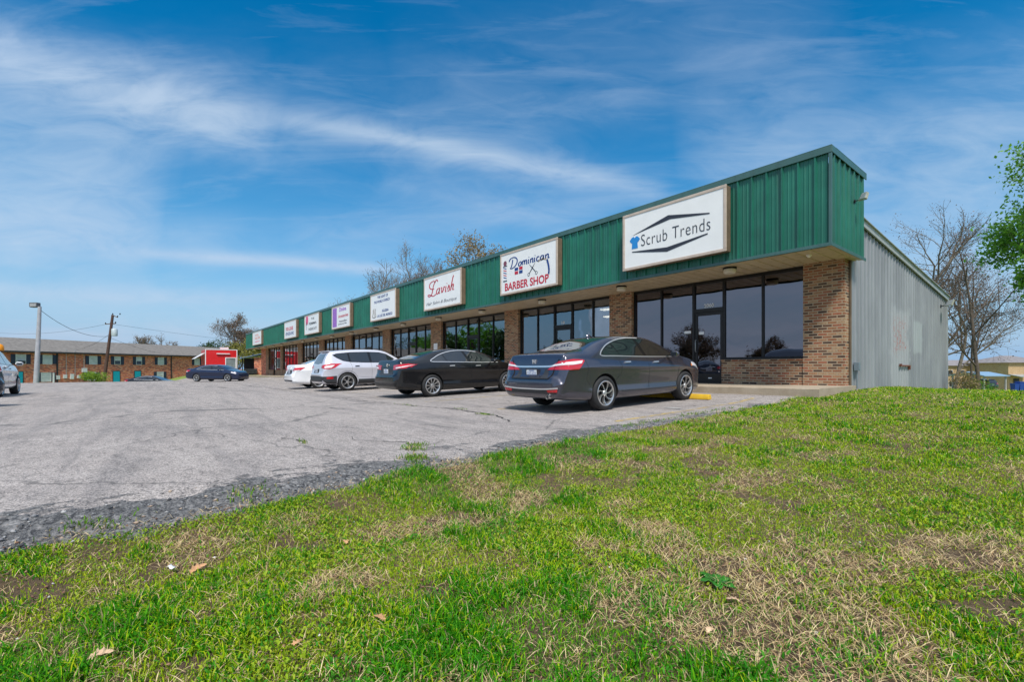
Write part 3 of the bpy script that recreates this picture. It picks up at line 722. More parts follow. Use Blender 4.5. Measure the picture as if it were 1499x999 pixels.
D=[ [(.0,.85),(.05,1.05),(.35,1.25),(.75,1.2),(1.0,.9),(1.0,.5),(.75,.1),(.35,-.1),(.15,0)],[(.45,1.0),(.38,.5),(.22,.02),(.1,-.06)],
 [(1.35,.45),(1.2,.3),(1.22,.05),(1.38,0),(1.52,.2),(1.5,.42),(1.38,.5)],
 [(1.68,.5),(1.66,.02)],[(1.68,.35),(1.85,.5),(1.93,.4),(1.9,.02)],[(1.93,.35),(2.1,.5),(2.18,.4),(2.16,.05),(2.25,.02)],
 [(2.42,.5),(2.38,.1),(2.48,.02)],[(2.46,.72),(2.47,.76)],
 [(2.66,.5),(2.64,.02)],[(2.66,.35),(2.84,.5),(2.92,.4),(2.9,.05),(3.0,.02)],
 [(3.14,.5),(3.1,.1),(3.2,.02)],[(3.18,.72),(3.19,.76)],
 [(3.66,.44),(3.5,.5),(3.36,.3),(3.4,.05),(3.58,.0),(3.68,.1)],
 [(4.12,.46),(3.95,.5),(3.8,.3),(3.84,.05),(3.98,.02),(4.12,.3)],[(4.15,.5),(4.12,.1),(4.2,.02)],
 [(4.38,.5),(4.36,.02)],[(4.38,.35),(4.56,.5),(4.66,.4),(4.64,.05),(4.78,.08)]]
strokes(D,-10.42,5.27,.468,.30,SY,.058,M_NAVY,s,contrast=.45)
for (xx,zz,mt) in [(-10.09,5.12,M_NAVY),(-9.83,5.12,M_RED),(-10.09,4.98,M_RED),(-9.83,4.98,M_NAVY)]:
    mb=MB(); mb.box(xx,SY-.006,zz,xx+.20,SY,zz+.11); wb(mb,'flag_patch',mt,s)
mb=MB()
for (a,b) in [((-9.27,5.24),(-8.90,4.90)),((-8.93,5.24),(-9.24,4.90))]:
    ang=math.atan2(b[1]-a[1],b[0]-a[0]); nx_,nz_=-math.sin(ang),math.cos(ang)
    mb.prism([(a[0],a[1]),(a[0]*.5+b[0]*.5+nx_*.022,(a[1]+b[1])/2+nz_*.022),(b[0]+nx_*.012,b[1]+nz_*.012),(b[0]-nx_*.012,b[1]-nz_*.012),(a[0]*.5+b[0]*.5-nx_*.014,(a[1]+b[1])/2-nz_*.014)],SY,SY-.006 if a[0]<-9.1 else SY-.009)
for cx_ in (-9.28,-8.86):
    mb.lathe([(.062,0),(.062,-.006),(.045,-.006),(.045,0),(.062,0)],18,'y',(cx_,SY,4.86))
wb(mb,'scissors_mark',M_CHAR,s)
strokes([[(0,0),(.25,.04),(.45,0)]],-8.78,5.25,1,1,SY,.05,M_BEIGE,s,'razor_blade_mark',0)
strokes([[(0,0),(.07,-.2),(.10,-.38),(.08,-.52)]],-8.30,5.235,1,1,SY-.007,.075,M_NAVY,s,'razor_handle_mark',0)
mb=MB(); mb.lathe([(.10,0),(.10,-.007),(.0,-.007)],20,'y',(-10.68,SY,5.50)); wb(mb,'pole_top_mark',simple('maroon_vinyl',(.20,.06,.09),.5),s)
mb=MB(); mb.box(-10.78,SY-.005,4.84,-10.58,SY,5.40); pf=wb(mb,'pole_mark',M_WHITEV,s)
for k in range(5):
    z=4.92+k*.09; mb=MB(); mb.prism([(-10.78,z+.04),(-10.58,z-.02),(-10.58,z+.015),(-10.78,z+.075)],SY-.005,SY-.009); wb(mb,'stripe',M_RED if k%2 else M_NAVY,pf)
for z in (4.80,5.365): 
    mb=MB(); mb.box(-10.80,SY-.008,z,-10.56,SY,z+.045); wb(mb,'collar_mark',M_GREYV,s)
s=box_sign(-17.28,-13.84,'white sign with large red script above thin grey script')
Lv=[[(1.5,1.75),(1.35,2.0),(1.1,1.8),(.85,1.3),(.7,.6),(.55,.15),(.25,-.1),(.0,.05),(.1,.2),(.4,.08),(.8,-.12),(1.25,.05)],
 [(.95,.85),(.55,.9),(.22,1.25),(.35,1.75),(.85,1.95),(1.15,1.7)],
 [(1.75,.75),(1.5,.72),(1.3,.4),(1.35,.08),(1.55,.1),(1.78,.55)],[(1.82,.8),(1.68,.15),(1.82,.08)],
 [(2.0,.75),(2.1,.7),(2.08,.1),(2.3,.35),(2.42,.8)],[(2.42,.8),(2.55,.72)],
 [(2.72,.8),(2.6,.15),(2.75,.1)],[(2.82,1.1),(2.84,1.16)],
 [(3.1,.85),(3.18,.5),(3.12,.12),(2.9,.1)],[(3.1,.85),(2.9,.3)],
 [(3.75,1.95),(3.6,1.5),(3.32,.05)],[(3.4,.5),(3.62,.82),(3.72,.7),(3.62,.15),(3.8,.12)]]
strokes(Lv,-16.85,4.97,.635,.345,SY,.075,M_RED,s,contrast=.55)
text('Hair Salon & Boutique',-17.02,-14.22,4.47,.20,SY,M_GREYV,s,bold=-.01,shear=.35)
s=box_sign(-24.18,-20.57,'white church sign with four lines of small navy capitals')
text('THE LIGHT OF',-23.1,-21.6,5.58,.15,SY,M_NAVY,s,bold=.015)
text('THE WORLD CHURCH',-23.6,-21.35,5.32,.15,SY,M_NAVY,s,bold=.015)
text('IGLESIA',-22.4,-21.5,4.73,.15,SY,M_NAVY,s,bold=.015)
text('LA LUZ DEL MUNDO',-23.1,-21.0,4.47,.15,SY,M_NAVY,s,bold=.015)
strokes([[(0,.1),(.12,.5),(.1,.8)],[(.3,.1),(.25,.9)],[(.55,.1),(.45,.5),(.5,.85)],[(0,.05),(.3,-.02),(.6,.06)]],-23.85,4.5,.95,.6,SY,.05,M_SBROWN,s,'flame_mark',.2)
s=box_sign(-31.55,-27.76,'white sign with a lilac stripe down its left side')
mb=MB(); mb.box(-31.36,SY-.005,4.42,-30.45,SY,5.78); wb(mb,'lilac_stripe',M_PURP,s)
text('Divine',-29.9,-28.5,5.45,.28,SY,M_PURP,s,bold=.02)
text('Accessories',-30.1,-28.1,5.02,.22,SY,M_RED,s,bold=.01)
text('Purses and Shoes',-29.9,-28.4,4.70,.13,SY,M_CHAR,s); text('Jewelry and Gifts',-30.1,-28.4,4.50,.12,SY,M_CHAR,s)
s=box_sign(-38.85,-34.74,'white sign with a pink rose and three lines of charcoal capitals')
text('THE',-36.9,-36.0,5.45,.16,SY,M_CHAR,s); text('FEMMA',-37.5,-35.35,5.05,.2,SY,M_CHAR,s,bold=.01); text('HIDEOUT',-37.6,-35.3,4.60,.2,SY,M_CHAR,s,bold=.01)
mb=MB(); mb.lathe([(.38,0),(.38,-.006),(0,-.006)],14,'y',(-38.1,SY,5.5)); wb(mb,'rose_mark',M_PINK,s)
strokes([[(0,.3),(.2,0),(.5,.1),(.4,.4),(.1,.35),(.0,-.1),(.25,-.5),(.1,-.9)]],-38.4,5.1,.8,.45,SY,.06,M_GREYV,s,'stem_mark',.2)
s=box_sign(-46.01,-41.66,'white sign with one red line above one blue line')
text('FOR LEASE',-45.4,-42.7,5.02,.34,SY,M_RED,s,bold=.02); text('479-555-0142',-45.5,-42.5,4.58,.3,SY,M_NAVY,s,bold=.02)
s=box_sign(-62.51,-57.23,'faded white sign at the far end of the fascia')
text('NAIL',-61.0,-58.6,5.35,.25,SY,M_ORANGE,s); text('SALON',-61.1,-58.0,4.95,.32,SY,M_ORANGE,s,bold=.01); text('manicure',-61.0,-58.2,4.6,.2,SY,M_PINK,s)
# ---------------------------------------------------------------- cars
def paint(name,col,metal=.5,rough=.32,coat=1.):
    g=NG(name); v=g.co(); n=g.noise(v,3,4); c=g.mix(n,tuple(x*.9 for x in col),tuple(min(1,x*1.08) for x in col))
    lo=g.ramp(g.math('ADD',g.add('ShaderNodeSeparateXYZ').outputs[2],0),[(0,0),(1,0)]) if 0 else None
    g.p(Base_Color=c,Metallic=metal,Roughness=rough); g.b.inputs['Coat Weight'].default_value=coat; g.b.inputs['Coat Roughness'].default_value=.03
    return g.m
P_GREY=paint('steel_grey_paint',(.085,.083,.108),.75,.24,1.)
P_BLACK=paint('black_paint',(.004,.004,.005),.0,.25,.5)
P_SILV=paint('silver_paint',(.66,.65,.70),.35,.34)
P_WHITE=paint('white_paint',(.84,.84,.84),.0,.35)
P_BLUE=paint('navy_paint',(.004,.013,.05),.4,.3)
P_DARKB=paint('dark_slate_paint',(.02,.03,.05),.4,.3)
def glossy(name,col,rough=.05,spec=.6,metal=0,coat=0):
    g=NG(name); g.p(Base_Color=col,Roughness=rough,Metallic=metal); g.b.inputs['Specular IOR Level'].default_value=spec; g.b.inputs['Coat Weight'].default_value=coat; return g.m
C_GLASS=glossy('car_window_glass',(.012,.014,.016),.02,.9,0,.8)
C_TRIMB=glossy('gloss_black_trim',(.008,.008,.009),.2,.5)
C_CHROME=glossy('chrome',(.86,.83,.80),.3,.5,.85)
C_REDL=glossy('red_lamp_plastic',(.50,.006,.012),.08,.7,0,.8)
C_CLRL=glossy('clear_lamp_plastic',(.78,.74,.74),.08,.7,0,.8)
C_AMB=glossy('amber_lamp_plastic',(.75,.22,.03),.1,.7)
C_CLAD=simple('grey_plastic_cladding',(.028,.029,.032),.55,0,.15,20)
C_TYRE=simple('tyre_rubber',(.016,.016,.017),.75,0,.25,14)
C_RIM=glossy('alloy_silver',(.62,.61,.60),.28,.5,.85)
C_RIMD=glossy('alloy_dark',(.03,.03,.032),.35,.5,.6)
C_LINER=simple('wheel_well_liner',(.010,.010,.010),.9)
C_SEAM=simple('panel_gap',(.004,.004,.004),.8)
C_PLATE=simple('licence_plate_white',(.70,.72,.74),.35,0,.04)
C_PLBLUE=simple('plate_print',(.10,.16,.34),.4)

def herm(tab,x):
    xs_=np.array([t[0] for t in tab]);ys_=np.array([t[1] for t in tab]); d=np.diff(ys_)/np.diff(xs_)
    m=np.zeros(len(xs_)); m[0]=d[0];m[-1]=d[-1]
    for i in range(1,len(xs_)-1): m[i]=0 if d[i-1]*d[i]<=0 else 2*d[i-1]*d[i]/(d[i-1]+d[i])
    i=int(np.clip(np.searchsorted(xs_,x)-1,0,len(xs_)-2)); h=xs_[i+1]-xs_[i]; t=(x-xs_[i])/h; t=min(max(t,0),1)
    return (2*t**3-3*t**2+1)*ys_[i]+(t**3-2*t**2+t)*h*m[i]+(-2*t**3+3*t**2)*ys_[i+1]+(t**3-t**2)*h*m[i+1]

class Car:
    def __init__(s,name,loc,rz,label,cat,S,paint_,group='cars parked facing the shops'):
        s.S=S; s.root=thing(name,loc,label,cat,group,rz); s.build_body(paint_); s.paint=paint_
    def section(s,x):
        S=s.S; zb=herm(S['zb'],x);zs=herm(S['zs'],x);zt=herm(S['zt'],x);w_=herm(S['w'],x);wr=herm(S['wr'],x)
        h=zt-zs; H=zs-zb; wr=min(wr,w_*.93)
        cab=min(1,max(0,(h-.12)/.25))
        cz=min(1,max(0,(x-.5)/.5))*min(1,max(0,(S['L']-.5-x)/.5))
        P=[(0,zb),(w_*.55,zb),(w_*.86,zb+.01),(w_*.955,zb+.06*min(1,H/.4)+.02),(w_*(.975+.008*cz),zb+H*.20),(w_*(.980-.010*cz),zb+H*.34),(w_*(.985-.006*cz),zb+H*.52),(w_*(.996-.004*cz),zb+H*.74),(w_*1.0,zb+H*.80),(w_*.972,zb+H*.90),(w_*.935,zs)]
        bx=w_*.935
        P+=[(bx+(wr-bx)*(.36 if cab>0 else .3),zs+h*(.34+.20*(1-cab))),(bx+(wr-bx)*.74,zs+h*(.72+.05*(1-cab))),(wr,zs+h*(.90)),(wr*.82,zs+h*.965),(wr*.42,zs+h*.993),(0,zt)]
        return P
    def build_body(s,paint_):
        S=s.S; L=S['L']
        xs_=sorted(set([0,.012,.03,.05,.07,.09,.11,.13,.15,.17,.19,.21,.23,.26,.3,.34,.38]+list(np.arange(.44,L-.4,.055))+[L-.36,L-.3,L-.24,L-.19,L-.14,L-.1,L-.07,L-.045,L-.025,L-.01,L]))
        rings=[]
        for x in xs_:
            P=smoothline(s.section(x),3)
            ring=[(x,-a,b) for a,b in P]+[(x,a,b) for a,b in P[-2:0:-1]]
            rings.append(ring)
        mb=MB(); mb.loft(rings); body=mb.build('body',[paint_,C_LINER],s.root,smooth=True)
        me=body.data
        # wheel arches
        cutters=[]
        for ax in (S['ra'],S['fa']):
            for sd_ in (-1,1):
                m2=MB(); Ra=S['arch']; m2.lathe([(0,0),(Ra,0),(Ra,.5),(0,.5)],48,'y',(ax,.60 if sd_>0 else -1.10,S['wr_']),caps=False)
                c=m2.build('cut',[paint_,C_LINER]); c.data.polygons.foreach_set('material_index',[1]*len(c.data.polygons)); 
                bmx=bmesh.new(); bmx.from_mesh(c.data); bmesh.ops.remove_doubles(bmx,verts=bmx.verts[:],dist=1e-5); bmesh.ops.recalc_face_normals(bmx,faces=bmx.faces[:]); bmx.to_mesh(c.data); bmx.free()
                c.matrix_world=s.root.matrix_world
                cutters.append(c)
        rw=s.root
        body.parent=None
        for c in cutters:
            c.matrix_world=Matrix.Identity(4)
            md=body.modifiers.new('b','BOOLEAN'); md.operation='DIFFERENCE'; md.solver='EXACT'; md.object=c
        dg=bpy.context.evaluated_depsgraph_get(); new=bpy.data.meshes.new_from_object(body.evaluated_get(dg))
        body.modifiers.clear(); body.data=new; new.name='body'
        for c in cutters: bpy.data.objects.remove(c)
        body.parent=rw
        # make sure arch faces are liner coloured
        for p in new.polygons:
            c=p.center
            for ax in (S['ra'],S['fa']):
                rr=math.hypot(c.x-ax,c.z-S['wr_'])
                if abs(c.y)>.595 and rr<S['arch']+.004 and (abs(p.normal.y)<.35 and abs(rr-S['arch'])<.01) or (rr<S['arch'] and abs(abs(c.y)-.6)<.004): p.material_index=1
        new.set_sharp_from_angle(angle=R(50))
        s.body=body
        bm=bmesh.new(); bm.from_mesh(new); s.bvh=BVHTree.FromBMesh(bm); bm.free()
    def hit(s,view,a,b):
        o,d={'R':((a,-3,b),(0,1,0)),'L':((a,3,b),(0,-1,0)),'B':((-2,a,b),(1,0,0)),'F':((8,a,b),(-1,0,0)),'T':((a,b,4),(0,0,-1))}[view]
        h=s.bvh.ray_cast(Vector(o),Vector(d)); return (h[0],h[1]) if h[0] is not None else None
    def decal(s,view,polyg,mat,name,off=.003,parent=None,grid=.035,thick=.004):
        poly_=[Vector(p) for p in polyg]
        # densify boundary
        B=[]
        for i,p in enumerate(poly_):
            q=poly_[(i+1)%len(poly_)]; n=max(1,int((q-p).length/grid))
            for k in range(n): B.append(p+(q-p)*k/n)
        mnx=min(p.x for p in B);mxx=max(p.x for p in B);mny=min(p.y for p in B);mxy=max(p.y for p in B)
        pts=list(B); 
        def inside(x,y):
            c=False;n=len(B);j=n-1
            for i in range(n):
                if (B[i].y>y)!=(B[j].y>y) and x<(B[j].x-B[i].x)*(y-B[i].y)/(B[j].y-B[i].y)+B[i].x: c=not c
                j=i
            return c
        gx=mnx+grid/2
        while gx<mxx:
            gy=mny+grid/2
            while gy<mxy:
                if inside(gx,gy) and min((p-Vector((gx,gy))).length for p in B)>grid*.35: pts.append(Vector((gx,gy)))
                gy+=grid
            gx+=grid
        n=len(B)
        r=delaunay_2d_cdt(pts,[(i,(i+1)%n) for i in range(n)],[list(range(n))],1,1e-5)
        V=[];ok=[]
        for p in r[0]:
            h=s.hit(view,p.x,p.y)
            if h is None: V.append((0,0,0)); ok.append(False)
            else:
                q=h[0]+h[1]*off; V.append(q[:]); ok.append(True)
        F=[tuple(f) for f in r[2] if all(ok[i] for i in f)]
        F=[f for f in F if max((Vector(V[f[i]])-Vector(V[f[i-1]])).length for i in range(3))<grid*7]
        if not F: return None
        bm=bmesh.new(); vs=[bm.verts.new(v) for v in V]
        for f in F:
            try: bm.faces.new([vs[i] for i in f])
            except ValueError: pass
        bmesh.ops.delete(bm,geom=[v for v in bm.verts if not v.link_faces],context='VERTS')
        bmesh.ops.recalc_face_normals(bm,faces=bm.faces[:])
        vdir={'R':Vector((0,-1,0)),'L':Vector((0,1,0)),'B':Vector((-1,0,0)),'F':Vector((1,0,0)),'T':Vector((0,0,1))}[view]
        for f in bm.faces:
            f.normal_update()
            if f.normal.dot(vdir)<0: f.normal_flip()
        # skirt down to the body so the piece has thickness
        e0=[e for e in bm.edges if len(e.link_faces)==1]; mp={}
        for e in e0:
            for v in e.verts:
                if v not in mp: 
                    v.normal_update(); mp[v]=None
        for v in mp: mp[v]=bm.verts.new(v.co-v.normal.normalized()*(off+thick) if v.normal.length>0 else v.co-vdir*(off+thick))
        for e in e0:
            a,b=e.verts
            try: bm.faces.new([a,b,mp[b],mp[a]])
            except ValueError: pass
        me=bpy.data.meshes.new(name); bm.to_mesh(me); bm.free(); me.materials.append(mat)
        me.polygons.foreach_set('use_smooth',[True]*len(me.polygons)); me.set_sharp_from_angle(angle=R(40))
        o=bpy.data.objects.new(name,me); COL.objects.link(o); o.parent=parent or s.root; return o
    def line(s,view,path,wd,mat,name,off=.004,parent=None,sm=6,closed=False):
        P=smoothline(path,sm) if sm>1 else path; A_=[];B_=[]
        for i,p in enumerate(P):
            q=P[min(i+1,len(P)-1)];r=P[max(i-1,0)]
            if closed: q=P[(i+1)%len(P)]; r=P[i-1]
            dx_,dz_=q[0]-r[0],q[1]-r[1];L=math.hypot(dx_,dz_) or 1; nx_,nz_=-dz_/L*wd/2,dx_/L*wd/2
            A_.append((p[0]+nx_,p[1]+nz_));B_.append((p[0]-nx_,p[1]-nz_))
        V=[];F=[]
        for a,b in zip(A_,B_):
            ha=s.hit(view,*a);hb=s.hit(view,*b)
            if ha is None or hb is None: V+= [None]*4; continue
            pa,na=ha;pb,nb=hb
            V+=[pa-na*.002,pa+na*off,pb+nb*off,pb-nb*.002]
        mb=MB(); k=len(A_); mb.v=[tuple(v) if v is not None else (0,0,0) for v in V]
        for i in range(k-1):
            if V[4*i] is None or V[4*i+4] is None: continue
            if (Vector(V[4*i])-Vector(V[4*i+4])).length>.35: continue
            for j in range(4): mb.f.append((4*i+j,4*i+(j+1)%4,4*i+4+(j+1)%4,4*i+4+j)); mb.m.append(0)
        if not mb.f: return None
        return mb.build(name,mat,parent or s.root)
    def both(s,fn,view,pts,*a,**k):
        r=fn('R',pts,*a,**k); fn('L',pts,*a,**k); return r
    def sym(s,fn,view,pts,*a,**k):
        fn(view,pts,*a,**k); return fn(view,[(-p[0],p[1]) for p in pts][::-1],*a,**k)
    def wheels(s,n=7,style='swirl',rimr=.235,steer=0):
        S=s.S; r=S['wr_']; W_=.215; yc=S.get('track',.80)
        tmb=MB(); prof=[(rimr-.005,-.10),(rimr+.012,-.112),(r-.055,-.118),(r-.018,-.100),(r-.002,-.075),(r,0),(r-.002,.075),(r-.018,.100),(r-.055,.112),(rimr,.10)]
        tmb.lathe(prof,40,'y'); tyre=tmb
        i0=0
        for ax in (S['ra'],S['fa']):
            for sd_ in (-1,1):
                if i0==0:
                    tm=MB(); tm.lathe(prof,44,'y'); 
                    w_=tm.build('wheel',C_TYRE,s.root,smooth=True,angle=45); tdat=w_.data
                    rb=MB(); rb.lathe([(rimr-.004,-.105),(rimr+.006,-.113),(rimr-.004,-.118),(rimr-.022,-.108),(rimr-.03,-.06),(rimr-.035,.09)],44,'y')
                    rim=rb.build('rim',C_RIM,w_,smooth=True,angle=45)
                    hb=MB(); hb.lathe([(0,-.03),(rimr-.034,-.03)],32,'y'); hb.lathe([(.14,-.05),(.14,-.035),(0.03,-.035)],28,'y'); hub=hb.build('brake_disc',C_RIMD,w_,smooth=True,angle=45)
                    sp=MB(); spd=MB()
                    sp.lathe([(.0,-.098),(.045,-.097),(.055,-.085),(.058,-.05)],20,'y')
                    for k in range(n):
                        for pr in ((-1,1) if style=='pair' else (0,)):
                            a0=2*math.pi*k/n; rr=[.04,.09,.14,.19,rimr-.015]
                            tw={'swirl':[0,.05,.15,.30,.50],'plain':[0]*5,'pair':[.0,.11*pr,.13*pr,.15*pr,.17*pr]}[style]
                            wd={'swirl':[.020,.019,.024,.032,.046],'plain':[.02,.02,.022,.028,.038],'pair':[.016,.013,.013,.015,.02]}[style]
                            wd=[q*.62 for q in wd] if style=='swirl' else wd
                            dep=[-.092,-.088,-.090,-.098,-.108]; rings=[]
                            for q in range(5):
                                a=a0+tw[q]; c,sn=math.cos(a),math.sin(a); tx,tz=-sn,c
                                x,z=rr[q]*c,rr[q]*sn; h=wd[q]/2*(1.0)
                                rings.append([(x-tx*h,dep[q],z-tz*h),(x+tx*h,dep[q],z+tz*h),(x+tx*h*1.3,dep[q]+.045,z+tz*h*1.3),(x-tx*h*1.3,dep[q]+.045,z-tz*h*1.3)])
                            sp.loft(rings)
                            if style=='swirl':
                                rings=[]
                                for q in range(5):
                                    a=a0+tw[q]+[.0,.12,.14,.14,.12][q]; c,sn=math.cos(a),math.sin(a); tx,tz=-sn,c
                                    x,z=rr[q]*c,rr[q]*sn; h=wd[q]*.5
                                    rings.append([(x-tx*h,dep[q]+.012,z-tz*h),(x+tx*h,dep[q]+.012,z+tz*h),(x+tx*h,dep[q]+.045,z+tz*h),(x-tx*h,dep[q]+.045,z-tz*h)])
                                spd.loft(rings)
                    spo=sp.build('spokes',C_RIM,w_)
                    kids=[rim,hub,spo]
                    if spd.f: kids.append(spd.build('spoke_inserts',C_RIMD,w_))
                    proto=w_
                else:
                    w_=proto.copy(); COL.objects.link(w_); w_.parent=s.root
                    for k in kids:
                        c=k.copy(); COL.objects.link(c); c.parent=w_
                w_.location=(ax,sd_*yc,r); w_.rotation_euler=(0,R(17*i0+5),0) if sd_<0 else (0,R(17*i0),R(180))
                i0+=1
    def mirror(s,x,z,y,mat=None,sc=1.):
        for sd_ in (-1,1):
            mb=MB(); rings=[]
            for t,q in ((0,.25),(.12,.8),(.35,1.),(.7,.95),(.92,.7),(1.,.3)):
                cx_=x+.02*t; cy=sd_*(y+.03+.19*t*sc); rings.append([(cx_+ (math.cos(a)*.055 -.01)*q*sc,cy,z+(math.sin(a)*.068)*q*sc) for a in [2*math.pi*j/12 for j in range(12)]])
            mb.loft(rings); m_=mb.build('mirror',mat or s.paint,s.root,smooth=True)
            mb=MB(); cx_=x-.052*sc; mb.prism([(sd_*(y+.06),z-.04),(sd_*(y+.20*sc),z-.045),(sd_*(y+.205*sc),z+.04),(sd_*(y+.07),z+.045)],cx_-.006,cx_+.02,axis='x'); mb.build('mirror_glass',C_GLASS,m_)
            mb=MB(); mb.box(x-.03,sd_*(y-.06),z-.045,x+.04,sd_*(y+.08),z-.02); mb.build('mirror_stalk',C_TRIMB,m_)
    def plate(s,z,chars=True,y=0,wd=.305,h=.155,frame=None):
        hh=s.hit('B',y,z); x=hh[0].x-.02
        mb=MB(); mb.box(x-.006,-wd/2+y,z-h/2,x,wd/2+y,z+h/2); p=mb.build('licence_plate',C_PLATE,s.root,bevel=.002)
        if frame:
            mb=MB(); f=.012
            mb.box(x-.012,-wd/2-f,z-h/2-f,x-.001,wd/2+f,z-h/2+.004);mb.box(x-.012,-wd/2-f,z+h/2-.004,x-.001,wd/2+f,z+h/2+f);mb.box(x-.012,-wd/2-f,z-h/2+.004,x-.001,-wd/2+.004,z+h/2-.004);mb.box(x-.012,wd/2-.004,z-h/2+.004,x-.001,wd/2+f,z+h/2-.004)
            mb.build('plate_frame',frame,p)
        mb=MB()
        mb.box(x-.008,-.07,z+h*.30,x-.0065,.07,z+h*.40)
        for k in range(6): 
            a=-.115+k*.041+(.006 if k>2 else 0); mb.box(x-.008,a,z-.036,x-.0065,a+.006,z+.034); mb.box(x-.008,a+.018,z-.036,x-.0065,a+.024,z+.034); mb.box(x-.008,a+.006,z+(.026 if k%2 else -.004),x-.0065,a+.018,z+(.034 if k%2 else .004))
        mb.build('plate_print',C_PLBLUE,p)
    def handles(s,pts,mat):
        for (x,z) in pts:
            for v in 'RL':
                s.decal(v,[(x,z-.014),(x+.17,z-.010),(x+.175,z+.008),(x+.17,z+.014),(x,z+.012)],mat,'door_handle',off=.028,grid=.03,thick=.0)

def sedan_spec(L,H,ra,fa,zt,zs,w,wr,wheel=.33,arch=.375):
    return dict(L=L,ra=ra,fa=fa,zt=zt,zs=zs,w=w,wr=wr,wr_=wheel,arch=arch,
        zb=[(0,.42),(.03,.34),(.1,.27),(.5,.22),(1.,.19),(L-1,.18),(L-.4,.17),(L-.1,.2),(L,.36)])
def W_tab(L,hw): return [(0,hw*.70),(.012,hw*.80),(.04,hw*.86),(.10,hw*.90),(.2,hw*.94),(.45,hw*.975),(1.0,hw),(2.4,hw),(L-1.1,hw*.995),(L-.65,hw*.96),(L-.35,hw*.90),(L-.15,hw*.80),(L-.05,hw*.68),(L,hw*.50)]
R90=R(90)

# ---- mid-size grey sedan, nearest the viewer
L=4.89
S=sedan_spec(L,1.465,1.13,3.905,
 zt=[(0,.56),(.012,.635),(.03,.665),(.07,.69),(.10,.72),(.14,.86),(.18,1.03),(.215,1.082),(.30,1.105),(.55,1.14),(.70,1.155),(.95,1.235),(1.3,1.355),(1.65,1.432),(2.1,1.465),(2.5,1.462),(2.85,1.43),(3.15,1.345),(3.5,1.185),(3.80,1.045),(3.95,1.005),(4.3,.945),(4.6,.865),(4.78,.76),(4.86,.66),(L,.56)],
 zs=[(0,.50),(.012,.56),(.03,.585),(.07,.61),(.10,.64),(.14,.78),(.18,.90),(.215,.955),(.30,.975),(.7,.995),(1.3,.995),(2.,.975),(3.,.945),(3.8,.925),(4.3,.86),(4.6,.77),(4.78,.66),(4.86,.57),(L,.48)],
 w=W_tab(L,.925), wr=[(0,.60),(.2,.72),(.6,.70),(1.0,.635),(1.5,.60),(2.3,.60),(2.9,.61),(3.4,.67),(3.9,.76),(4.4,.72),(L,.4)])
cx_,cy_=-2.36,-6.23
yaw=.0
def place(x_ax,y_ax,S,yaw=0):
    """car nose towards +y, right rear wheel contact patch at x_ax,y_ax -> root location"""
    x0=x_ax-.80; y0=y_ax-S['ra']; z=gzf(x_ax-.8,y_ax); z2=gzf(x_ax-.8,y_ax+S['fa']-S['ra'])
    pitch=math.atan2(z2-z,S['fa']-S['ra']); return (x0,y0,z+.012-math.sin(pitch)*S['ra']),pitch
loc,pitch=place(cx_+.05,cy_,S)
c=Car('sedan',loc,R90,'steel grey sedan nearest the lawn, parked nose-in at a yellow wheel stop','car',S,P_GREY); c.root.rotation_euler=(0,-pitch,R90)
DLO=[(1.10,1.045),(1.20,1.13),(1.45,1.26),(1.75,1.345),(2.1,1.39),(2.5,1.39),(2.85,1.35),(3.2,1.235),(3.50,1.085),(3.60,1.00),(3.0,.998),(2.2,1.012),(1.5,1.03),(1.2,1.035)]
c.both(c.decal,'R',DLO,C_TRIMB,'window_surround',off=.002)
c.both(c.decal,'R',[(1.16,1.06),(1.24,1.13),(1.42,1.225),(1.54,1.27),(1.66,1.05)],C_GLASS,'quarter_window',off=.004)
c.both(c.decal,'R',[(1.69,1.05),(1.57,1.285),(1.78,1.34),(2.1,1.372),(2.30,1.376),(2.44,1.03)],C_GLASS,'rear_door_window',off=.004)
c.both(c.decal,'R',[(2.54,1.028),(2.42,1.376),(2.55,1.372),(2.85,1.333),(3.18,1.22),(3.42,1.10),(3.46,1.015)],C_GLASS,'front_door_window',off=.004)
for v in 'RL': c.line(v,[(3.60,1.00),(3.0,.998),(2.2,1.012),(1.5,1.03),(1.2,1.033),(1.10,1.05),(1.13,1.09),(1.22,1.15),(1.45,1.265),(1.75,1.352),(2.1,1.397),(2.5,1.397)],.018,C_CHROME,'chrome_window_strip',off=.007)
c.decal('T',[(.72,-.50),(.70,0),(.72,.50),(1.2,.50),(1.48,.47),(1.54,0),(1.48,-.47),(1.2,-.50)],C_GLASS,'rear_window',off=.004,grid=.06)
c.decal('T',[(2.98,-.50),(2.90,0),(2.98,.50),(3.55,.58),(3.80,.60),(3.90,0),(3.80,-.60),(3.55,-.58)],C_GLASS,'windscreen',off=.004,grid=.06)
# tail: lamps, garnish, plate recess
c.decal('B',[(-.52,.645),(-.44,.70),(-.42,.815),(.42,.815),(.44,.70),(.52,.645)],C_CLAD,'plate_recess',off=.003)
c.decal('B',[(-.30,.665),(-.34,.81),(.34,.81),(.30,.665)],P_GREY,'plate_panel',off=.006)
c.line('B',[(-.60,.885),(-.45,.862),(0,.858),(.45,.862),(.60,.885)],.032,C_CHROME,'chrome_boot_strip',off=.012)
for sg in (1,-1):
    f=lambda P:[(p[0]*sg,p[1]) for p in P] if sg>0 else [(p[0]*sg,p[1]) for p in P][::-1]
    tl=c.decal('B',f([(.40,.800),(.52,.875),(.66,.955),(.84,.965),(.90,.93),(.86,.80)]),C_REDL,'taillight',off=.010)
    c.decal('B',f([(.48,.855),(.56,.895),(.86,.925),(.87,.890),(.6,.868)]),C_CLRL,'taillight_clear_band',off=.016,parent=tl)
